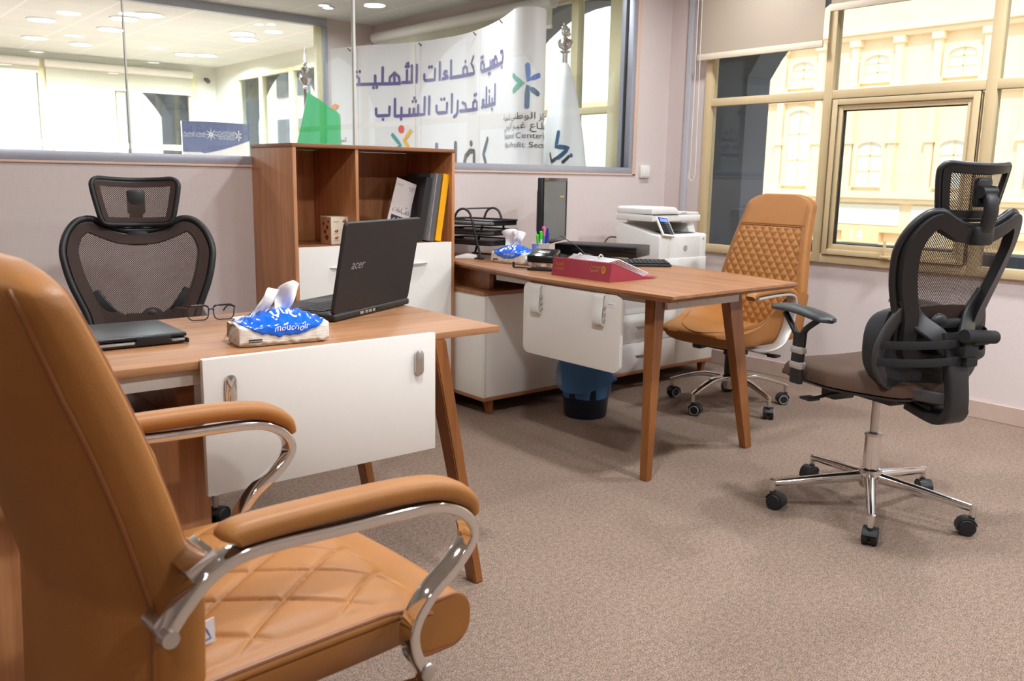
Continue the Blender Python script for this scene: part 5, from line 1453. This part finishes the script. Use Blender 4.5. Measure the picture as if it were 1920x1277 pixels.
cb2 = MB().tube(spline([(3.77, 3.60, .80), (3.71, 3.60, .80), (3.66, 3.59, .76), (3.63, 3.57, .68), (3.63, 3.57, .606)], 8), .004, 8).obj('cable', 'black_plastic'); tag(cb2, 'black cable arching out behind the white printer', 'cable')

# ================================================================== BIN AND SHELF ITEMS
bn = thing('waste_bin', 'navy waste bin with blue plastic liner under the far desk', 'bin', (2.955, 2.985, 0))
MB().lathe([(.001, .002), (.100, .002), (.104, .012), (.126, .262), (.130, .268), (.126, .270), (.121, .262), (.099, .016), (.001, .010)], 36, cap=False).obj('body', 'bin_dark', bn)
lt = MB()
for i in range(7):
    a = i*2.4; lt.sphere((.05*cos(a), .05*sin(a), .04+.022*i), .042, (1, .8, .7), 10)
for v in lt.bm.verts: v.co += Vector((random.uniform(-1, 1), random.uniform(-1, 1), random.uniform(-1, 1)))*.006
lt = lt.obj('litter', 'litter'); lt.location = (2.955, 2.985, 0); tag(lt, 'crumpled paper waste inside the blue lined bin', 'waste', kind='stuff')
ln = MB()
def liner(u, v):
    a = 2*pi*u
    if v < .5: t = v/.5; r = .112+.022*t; z = .10+.185*t
    else: t = (v-.5)/.5; r = .136+.010*t; z = .285-(.125+.03*sin(a*2+1)+.003*sin(a*5))*t
    w = 1+.030*sin(a*7+v*3)*(.3+abs(v-.5))+.012*sin(a*13-v*5)
    return (r*w*cos(a), r*w*sin(a), z+.002*sin(a*4))
ln.grid(90, 26, liner, cu=True); ln.obj('liner', 'blue_film', bn, smooth=80)

ct = thing('carton', 'small cream carton with nut pictures in the left shelf bay', 'box', (1.945, 3.60, .8232))
MB().box((0, 0, .062), (.086, .10, .122), .001).obj('body', 'carton_cream', ct)
MB().b2(-.0436, -.0431, -.047, .047, .004, .120).obj('side_print', 'carton_side', ct, smooth=0)
pf = plane_at((-.043, -.0502, 0), (1, 0, 0), (0, 0, 1), .0003)
tm = MB(); tm2 = MB()
for x, z in ((.025, .060), (.065, .103), (.025, .030), (.063, .066)):
    for k in range(5): disc(tm if k < 4 else tm2, (x+.007*cos(k*1.9), z+.004*sin(k*2.7)), .0042, pf, 8, .8)
tm.obj('nut_print', 'nut', ct, smooth=0); tm2.obj('nut_print', 'nut_red', ct, smooth=0)
tm = MB()
for x, z in ((.025, .046), (.025, .016), (.063, .052)): text(tm, 'mixed nuts', .0062, plane_at((-.043+x, -.0502, z), (1, 0, 0), (0, 0, 1), .0004), 'C')
text(tm, 'CASHEW', .0075, plane_at((-.018, -.0502, .098), (1, 0, 0), (0, 0, 1), .0004), 'C'); tm.obj('lettering', 'nut_red', ct, smooth=0)
sd = plane_at((-.0437, .05, 0), (0, -1, 0), (0, 0, 1), .0004)
tm = MB()
for x, z, r_ in ((.06, .03, .016), (.045, .055, .012), (.065, .075, .012), (.03, .09, .009), (.075, .10, .008)): disc(tm, (x, z), r_, sd, 10, .8)
tm.obj('nut_print', 'nut_red', ct, smooth=0)

def leaning(name, label, cat, loc, w, h, t_, rz, lean, m, cover=None):
    """flat board/booklet: local X = width, Y = thickness, Z = height, leaning to the right"""
    o = thing(name, label, cat, loc, 0)
    R = Matrix.Rotation(rz, 3, 'Z') @ Matrix.Rotation(lean, 3, 'Y')
    b = MB().box(tuple(R @ Vector((0, 0, h/2))), (w, t_, h), .0006, R, seg=1).obj('body', m, o)
    return o, R
sy = .8232
o, R = leaning('binder', 'yellow binder leaning against the right side of the bookcase', 'binder', (2.438, 3.62, sy+.004), .034, .318, .25, 0, radians(9), 'yellow')
MB().cyl(tuple(R @ Vector((0, -.126, .19))), tuple(R @ Vector((0, -.1245, .19))), .004, .004, 10).obj('finger_hole', 'p_yellow', o)
o, R = leaning('binder', 'grey binder leaning beside the yellow one', 'binder', (2.398, 3.62, sy+.004), .028, .318, .25, 0, radians(9), 'grey_board')
MB().box(tuple(R @ Vector((-.0155, -.1, .159))), (.003, .055, .318), .0004, R, seg=1).obj('edge_trim', 'grey_light', o)
o, R = leaning('folder', 'dark folder behind the grey leaning binder', 'folder', (2.345, 3.64, sy+.006), .030, .300, .25, 0, radians(11), 'dark_board')
rz = radians(4)
o, R = leaning('brochure', 'pale brochure with dark title block leaning in the right bay', 'brochure', (2.228, 3.565, sy+.003), .118, .292, .004, rz, radians(17), 'brochure')
pf = lambda u, v: R @ Vector((u, -.0026, v))
tm = MB(); text(tm, 'تاءﺎــﻔﻛ', .030, lambda u, v: pf(u+.004, .140+v), 'C', per_glyph=True); text(tm, 'ﺮﻳﺮﻘﺗ', .010, lambda u, v: pf(.03+u, .168+v), 'C')
text(tm, 'ﺔﻴـﻠﻫﻷا', .012, lambda u, v: pf(.035+u, .262+v), 'C'); text(tm, 'تاءﺎـﻔﻛ', .012, lambda u, v: pf(-.035+u, .262+v), 'C'); text(tm, 'ﺔﻴﻌﻤﺟ', .009, lambda u, v: pf(.035+u, .252+v), 'C')
fillpoly(tm, [(-.045, .090), (.030, .090), (.030, .122), (-.045, .122)], pf); tm.obj('title_print', 'ink', o, smooth=0)
tm = MB(); text(tm, 'ﻲﻋﻮﻄﺘﻟا', .024, lambda u, v: (pf(-.008+u, .100+v)+R @ Vector((0, -.0004, 0))), 'C', per_glyph=True); tm.obj('title_print', 'ink_white', o, smooth=0)
o, R = leaning('booklet', 'small pale booklet tucked behind the pale brochure', 'booklet', (2.285, 3.60, sy+.003), .085, .205, .006, rz, radians(15), 'brochure')
tm = MB(); text(tm, 'تاءﺎـﻔﻛ', .011, lambda u, v: R @ Vector((.030+u, -.0036, .175+v)), 'C'); tm.obj('title_print', 'ink', o, smooth=0)

# ================================================================== BANNER, FLAGS, DISPLAY STAND BEHIND THE GLASS
BJ = {"plan":[[3.519,6.52],[3.585,6.203],[3.72,5.903],[3.799,5.594],[3.816,5.225],[3.756,4.902],[3.64,4.56],[3.525,4.314],[3.465,4.19],[3.455,4.11],[3.5,4.055],[3.58,4.06],[3.637,4.104]],"L1":[[[2.1,1.901],[2.149,1.9],[2.156,1.864],[2.135,1.835],[2.028,1.831]],[[2.028,1.832],[2.016,1.863],[1.995,1.886],[1.969,1.886],[1.962,1.857],[1.971,1.835]],[[2.028,1.831],[1.879,1.829]],[[1.884,1.83],[1.947,1.835],[1.956,1.861],[1.926,1.872],[1.902,1.867],[1.937,1.833]],[[1.879,1.827],[1.877,1.872]],[[1.879,1.827],[1.722,1.822],[1.697,1.843],[1.702,1.876],[1.737,1.885],[1.76,1.855],[1.757,1.823]],[[1.569,1.934],[1.531,1.894],[1.57,1.861],[1.584,1.824],[1.247,1.821]],[[1.424,1.825],[1.41,1.844],[1.41,1.87],[1.441,1.883],[1.47,1.868],[1.471,1.826]],[[1.254,1.936],[1.254,1.821]],[[1.203,1.867],[1.178,1.869],[1.167,1.855],[1.185,1.842],[1.207,1.837]],[[1.156,1.819],[1.215,1.827]],[[1.122,1.936],[1.121,1.817]],[[1.068,1.894],[1.063,1.82],[0.962,1.819],[0.95,1.829],[0.95,1.861]],[[0.872,1.934],[0.867,1.814]],[[0.821,1.933],[0.819,1.813]],[[0.774,1.901],[0.771,1.815]],[[0.728,1.817],[0.823,1.815]],[[0.787,1.952],[0.77,1.948],[0.773,1.936],[0.787,1.932]],[[0.762,1.93],[0.792,1.932]],[[0.701,1.811],[0.694,1.86],[0.651,1.89],[0.61,1.86],[0.606,1.815]],[[0.651,1.89],[0.65,1.813]],[[0.705,1.812],[0.294,1.815],[0.277,1.834],[0.28,1.86],[0.306,1.877],[0.328,1.858],[0.329,1.815]],[[0.545,1.932],[0.542,1.813]],[[0.478,1.874],[0.477,1.811]]],"L2":[[[1.982,1.714],[1.977,1.599]],[[1.982,1.598],[1.779,1.592]],[[1.926,1.63],[1.923,1.597]],[[1.866,1.65],[1.865,1.597]],[[1.807,1.71],[1.806,1.592]],[[1.76,1.633],[1.733,1.632],[1.73,1.617],[1.76,1.609]],[[1.722,1.591],[1.768,1.599]],[[1.635,1.584],[1.633,1.629],[1.6,1.644],[1.567,1.631],[1.568,1.586]],[[1.371,1.586],[1.64,1.585]],[[1.404,1.641],[1.446,1.629],[1.458,1.586]],[[1.339,1.654],[1.336,1.582],[1.321,1.561],[1.292,1.551]],[[1.266,1.705],[1.263,1.584]],[[1.208,1.648],[1.203,1.585],[1.102,1.584],[1.085,1.596],[1.085,1.633]],[[1.004,1.702],[0.999,1.581]],[[0.954,1.7],[0.949,1.58],[0.662,1.574]],[[0.886,1.645],[0.884,1.582]],[[0.839,1.622],[0.837,1.582]],[[0.798,1.623],[0.795,1.58]],[[0.718,1.632],[0.716,1.576]],[[0.655,1.697],[0.653,1.576]],[[0.604,1.642],[0.601,1.582],[0.495,1.578],[0.483,1.588],[0.483,1.63]]],"D1":[[2.13,1.806],[1.847,1.796],[1.874,1.795],[1.705,1.912],[1.733,1.915],[1.444,1.914],[1.004,1.912],[1.032,1.912],[0.461,1.788],[0.491,1.789],[0.301,1.908],[0.337,1.91]],"D2":[[1.923,1.566],[1.865,1.684],[1.591,1.679],[1.622,1.683],[1.14,1.678],[1.174,1.679],[0.847,1.7],[0.83,1.676],[0.861,1.677],[0.713,1.551],[0.544,1.551]],"red":[[0.715,1.476]],"teal":[[0.631,1.434],[0.705,1.36],[0.669,1.324]],"yel":[[0.807,1.462],[0.743,1.395],[0.796,1.328]],"big":[[[1.086,1.359],[1.084,1.277]],[[1.314,1.363],[1.312,1.229]],[[1.593,1.227],[1.591,1.305],[1.519,1.306],[1.456,1.274],[1.438,1.228]],[[1.838,1.378],[1.76,1.283],[1.807,1.225]]],"bigdot":[[1.541,1.359]],"blue":[[2.564,1.774],[2.571,1.693],[2.636,1.72]],"green":[[2.443,1.724],[2.535,1.675],[2.447,1.636]],"navy":[[2.564,1.542],[2.566,1.654],[2.631,1.617]],"txt":[[2.247,1.493],[2.731,1.486],[2.251,1.433],[2.746,1.429],[2.255,1.377],None,[2.259,1.325],None,[2.254,1.398],[2.256,1.36]],"star":[[None,[0.034,1.663],[0.07,1.652],[0.034,1.642],None],[None,[0.021,1.605],[0.07,1.556],[0.014,1.576],None],[None,None,None]],"mw":[[0.176,1.428],[0.175,1.391],None],"seams":[[0.912,2.015],[0.859,1.638],[0.315,1.65],[1.685,1.597]],"topc":[[0.237,2.074],[0.916,2.075],[1.607,2.078],[2.132,2.11]]}
plan = [(p.x, p.y) for p in spline([(x, y, 0) for x, y in BJ['plan']], 12)]
acc = [0]
for a, b in zip(plan, plan[1:]): acc.append(acc[-1]+sqrt((b[0]-a[0])**2+(b[1]-a[1])**2))
def ban(s, z, lift=.0035):
    s = max(0.0, min(acc[-1]-1e-6, s)); lo, hi = 0, len(acc)-1
    while hi-lo > 1:
        m_ = (lo+hi)//2
        if acc[m_] <= s: lo = m_
        else: hi = m_
    t = (s-acc[lo])/(acc[hi]-acc[lo]); a, b = plan[lo], plan[hi]
    x, y = a[0]+(b[0]-a[0])*t, a[1]+(b[1]-a[1])*t
    n = Vector((b[1]-a[1], -(b[0]-a[0]), 0)).normalized()
    if n.x > 0 and lo < 120: pass
    return Vector((x, y, z))-n*(-lift)
# which side faces the viewer
def side_sign():
    p = ban(.9, 1.6, 0); q = ban(.9, 1.6, .01)
    return 1 if (q-p).dot(Vector((0, 0, 1.6))-p) > 0 else -1
SG = side_sign()
def on_ban(s, z): return ban(s, z, .0035*SG)
bn_ = thing('curved_banner', 'white S-curved banner with purple lettering behind the glass', 'banner', (0, 0, 0))
m = MB(); NS = 150
m.shell(NS, 3, lambda u, v: ban(acc[-1]*u, .02+2.08*v, 0), lambda u, v: ban(acc[-1]*u, .02+2.08*v, -.006*SG))
m.obj('panel', 'banner', bn_, smooth=60)
def ok(l): return [p for p in l if p]
def bstrokes(lines, w, mname, name, dots=(), dr=None):
    m = MB(); strokes(m, [ok(l) for l in lines if len(ok(l)) > 1], w, on_ban, .03, ok(dots), dr); return m.obj(name, mname, bn_, smooth=0)
bstrokes(BJ['L1'], .023, 'p_purple', 'lettering', BJ['D1'], .0125)
bstrokes(BJ['L2'], .023, 'p_purple', 'lettering', BJ['D2'], .0125)
m = MB(); disc(m, BJ['red'][0], .029, on_ban, 22, 1.05); m.obj('emblem_dot', 'p_red', bn_, smooth=0)
bstrokes([BJ['teal']], .030, 'p_teal', 'emblem_stroke'); bstrokes([BJ['yel']], .030, 'p_yellow', 'emblem_stroke')
bstrokes(BJ['big'][:1], .03, 'p_purple', 'big_lettering'); bstrokes(BJ['big'][1:], .036, 'p_black', 'big_lettering', BJ['bigdot'], .021)
bstrokes([BJ['blue']], .030, 'p_blue', 'chevron'); bstrokes([BJ['green']], .030, 'p_green', 'chevron'); bstrokes([BJ['navy']], .030, 'p_navy', 'chevron')
m = MB(); s0 = BJ['txt'][0][0]; s1 = BJ['txt'][1][0]; sm = (s0+s1)/2+.02
text(m, 'ﺔﻴﻤﻨﺘﻟ ﻲﻨﻃﻮﻟا ﺰﻛﺮﻤﻟا', .052, lambda u, v: on_ban(sm+u, 1.474+v), 'C', per_glyph=True, stretch=1.5)
text(m, 'ﻲﺤﺑﺮﻟا ﺮـﻴﻏ عﺎـﻄﻘﻟا', .052, lambda u, v: on_ban(sm+u, 1.418+v), 'C', per_glyph=True, stretch=1.5)
text(m, 'National Center for', .046, lambda u, v: on_ban(sm+u, 1.362+v), 'C', stretch=1.45)
text(m, 'Non-Profit Sector', .046, lambda u, v: on_ban(sm+u, 1.308+v), 'C', stretch=1.5)
m.obj('small_lettering', 'p_black', bn_, smooth=0)
m = MB(); fillpoly(m, [(.002, 1.665), (.05, 1.684), (.095, 1.664), (.05, 1.636), (.002, 1.622)], on_ban); m.obj('petal', 'p_orange', bn_, smooth=0)
m = MB(); fillpoly(m, [(.002, 1.61), (.035, 1.595), (.098, 1.505), (.03, 1.535), (.002, 1.57)], on_ban); fillpoly(m, [(.002, 1.54), (.014, 1.47), (.002, 1.40)], on_ban); m.obj('petal', 'p_green', bn_, smooth=0)
m = MB(); text(m, 'دراﻮﻤﻟا', .046, lambda u, v: on_ban(.176+u, 1.388+v), 'R', per_glyph=True); m.obj('small_lettering', 'p_black', bn_, smooth=0)
m = MB()
for s in BJ['seams']:
    s = s[0] if s else None
    if s: m._add([on_ban(s-.0012, .03), on_ban(s+.0012, .03), on_ban(s+.0012, 2.09), on_ban(s-.0012, 2.09)], [(0, 1, 2, 3)])
m.obj('panel_seam', 'grey_light', bn_, smooth=0)
for s, z in ok(BJ['topc']):
    k = MB(); p = ban(s, 2.075, .006*SG); k.tube([p+Vector((-.018, 0, .010)), p+Vector((0, 0, -.006)), p+Vector((.02, 0, .006))], .0045, 6); k.obj('clip', 'grey_plastic', bn_)

def flag(label, loc, mname, finial, cloth, base_h=0):
    t = thing('flag', label, 'flag', (*loc, 0))
    MB().lathe([(.001, 0), (.17, 0), (.17, .02), (.05, .04), (.03, .07), (.001, .07)], 30).obj('stand', 'chrome', t)
    MB().tube([(0, 0, .06), (0, 0, finial-.10)], .014, 14).obj('pole', 'chrome', t)
    return t
# green flag with a spear-like finial
gf = flag('green flag with tall spear finial behind the bookcase', (2.83, 5.6), 'green_flag', 1.80, None)
MB().lathe([(.001, 1.68), (.016, 1.68), (.018, 1.70), (.010, 1.712), (.030, 1.73), (.042, 1.755), (.030, 1.785), (.012, 1.795), (.026, 1.81), (.026, 1.822), (.010, 1.834), (.014, 1.85), (.008, 1.862), (.005, 1.93), (.001, 1.955)], 24).obj('finial', 'chrome', gf)
def gcloth(u, v, d=0):
    # hangs from the pole top, draped to the right, gathered in folds
    z = 1.675-.95*v; w = .012+.30*min(1, v*2.1)**.9 if v < .36 else .30
    top = 1.675-.19*(u**.9)
    z = top-(top-.72)*v
    z = 1.675-.145*u-.90*v
    x = -.095*min(1.6, (1.675-z)/.37)*(1-u)+.235*u
    y = .03*sin(u*5.5+.6)*(.35+v*.65)+.008*sin(u*13)
    return (x, y-.045+d, z)
c_ = MB(); c_.shell(46, 30, gcloth, lambda u, v: gcloth(u, v, .004)); c_.obj('cloth', 'green_flag', gf, smooth=80)
# white flag with a horse-head-like ornamental finial
wf = flag('white flag with silver ornament finial right of the banner', (4.03, 4.36), 'white_flag', 1.98, None)
MB().lathe([(.001, 1.86), (.017, 1.86), (.017, 1.92), (.032, 1.925), (.034, 1.935), (.012, 1.94), (.040, 1.955), (.050, 1.98), (.042, 2.003), (.016, 2.012), (.014, 2.02), (.001, 2.024)], 26).obj('finial', 'chrome', wf)
k = MB().sphere((0, 0, 2.052), .030, (1, .8, 1.0), 14).sphere((.022, 0, 2.040), .018, (1.2, .8, .8), 12).sphere((-.020, 0, 2.072), .018, (.9, .7, 1.0), 12).sphere((-.018, 0, 2.095), .010, (.8, .6, 1.4), 10).sphere((.004, 0, 2.078), .016, (1, .6, .9), 10).tube(spline([(-.02, 0, 2.03), (.0, .0, 2.045), (.028, 0, 2.06), (.022, 0, 2.078)], 5), .009, 8)
k.obj('ornament', 'chrome', wf)
def wcloth(u, v, d=0):
    z = 1.86-1.05*v; a = -.5*pi+2*pi*u
    r = .016+.150*min(1, .01+v/.66)**.62
    k = 1+.13*sin(a*5+v*2)*min(1, v*2.2)
    return ((r*k+d)*1.05*cos(a)+.02*v, (r*k+d)*.75*sin(a), z)
c_ = MB(); c_.grid(80, 34, wcloth, cu=True); c_.obj('cloth', 'white_flag', wf, smooth=80)
# emblem laid on the front of the cloth (angle measured round the flag)
def wf_on(u, v):
    a = -.75*pi+u/.165; vv = (1.86-v)/1.05; uu = ((a+.5*pi)/(2*pi)) % 1.0
    p = Vector(wcloth(uu, vv, .004)); return p
m = MB(); strokes(m, [[(-.01, 1.42), (-.022, 1.33), (.075, 1.325), (.0, 1.262)]], .028, wf_on, .02); m.obj('emblem', 'p_navy', wf, smooth=0)
m = MB(); strokes(m, [[(-.09, 1.285), (-.05, 1.235), (-.01, 1.26)], [(.03, 1.235), (.075, 1.27)]], .022, wf_on, .02); m.obj('emblem', 'p_black', wf, smooth=0)
m = MB(); disc(m, (.098, 1.278), .014, wf_on, 14); m.obj('emblem', 'p_purple', wf, smooth=0)

# pop-up display in the farther room
pd_ = thing('popup_display', 'blue and white curved pop-up display in the far room', 'display', (3.255, 8.25, -.035))
def pop(u, v, d=0):
    x = -.318+.636*u; return (x, -.09*sin(pi*u)+d, .02+1.60*v)
m = MB(); m.shell(26, 3, lambda u, v: pop(u, v), lambda u, v: pop(u, v, .02)); m.obj('panel', 'banner', pd_, smooth=60)
popf = lambda x, z: Vector((x, -.09*sin(pi*(x+.318)/.636)-.003, z))
m = MB(); N_ = 26
lowz = lambda u: 1.345 if u < .25 else 1.335+.0*u+.13*((u-.25)/.75)**1.2
for i in range(N_):
    u0, u1 = i/N_, (i+1)/N_; x0, x1 = -.318+.636*u0, -.318+.636*u1
    m._add([popf(x0, lowz(u0)), popf(x1, lowz(u1)), popf(x1, 1.619), popf(x0, 1.619)], [(0, 1, 2, 3)])
m.obj('blue_print', 'counter_blue', pd_, smooth=60)
pq = lambda x, z: popf(x, z)+Vector((0, -.002, 0))
m = MB(); c0 = (-.085, 1.505)
for i in range(8):
    a = radians(90+45*i); q = [(c0[0]+.008*cos(a-.8), c0[1]+.008*sin(a-.8)), (c0[0]+.062*cos(a), c0[1]+.062*sin(a)), (c0[0]+.008*cos(a+.8), c0[1]+.008*sin(a+.8))]; fillpoly(m, q, pq)
c1 = (.185, 1.505)
strokes(m, [[(c1[0]+.006, c1[1]+.042), (c1[0]+.006, c1[1]+.008), (c1[0]+.032, c1[1]+.018)], [(c1[0]+.006, c1[1]-.042), (c1[0]+.006, c1[1]-.006), (c1[0]+.032, c1[1]-.018)], [(c1[0]-.028, c1[1]+.022), (c1[0]-.008, c1[1]), (c1[0]-.028, c1[1]-.022)]], .010, pq, .02)
text(m, 'ﺔﻳﺮﺸﺒﻟا دراﻮﻤﻟا', .030, lambda u, v: pq(-.135+u, 1.505+v), 'R'); text(m, 'ﺔﻴﻋﺎﻤﺘﺟﻻا ﺔﻴﻤﻨﺘﻟاو', .026, lambda u, v: pq(-.135+u, 1.483+v), 'R')
text(m, 'ﺔﻴﻤﻨﺘﻟ ﻲﻨﻃﻮﻟا ﺰﻛﺮﻤﻟا', .026, lambda u, v: pq(.145+u, 1.525+v), 'R'); text(m, 'ﻲﺤﺑﺮﻟا ﺮـﻴﻏ عﺎـﻄﻘﻟا', .026, lambda u, v: pq(.145+u, 1.505+v), 'R')
text(m, 'National Center for', .022, lambda u, v: pq(.145+u, 1.485+v), 'R'); text(m, 'Non-Profit Sector', .022, lambda u, v: pq(.145+u, 1.465+v), 'R')
m.b2(.018, .0195, -.096, -.0955, 1.47, 1.535) if 0 else None
m.obj('lettering', 'ink_white', pd_, smooth=0)
ccv = thing('security_camera', 'small dark security camera high in the far room corner', 'camera', (4.60, 11.96, 2.34))
MB().lathe([(.001, 0), (.04, 0), (.04, .03), (.001, .03)], 18, axis='Y').obj('mount', 'white_plastic', ccv)
MB().tube([(0, 0, 0), (-.02, -.10, -.02)], .022, 16).tube([(-.02, -.10, -.02), (-.03, -.17, -.04)], .03, 16).obj('body', 'grey_plastic', ccv)
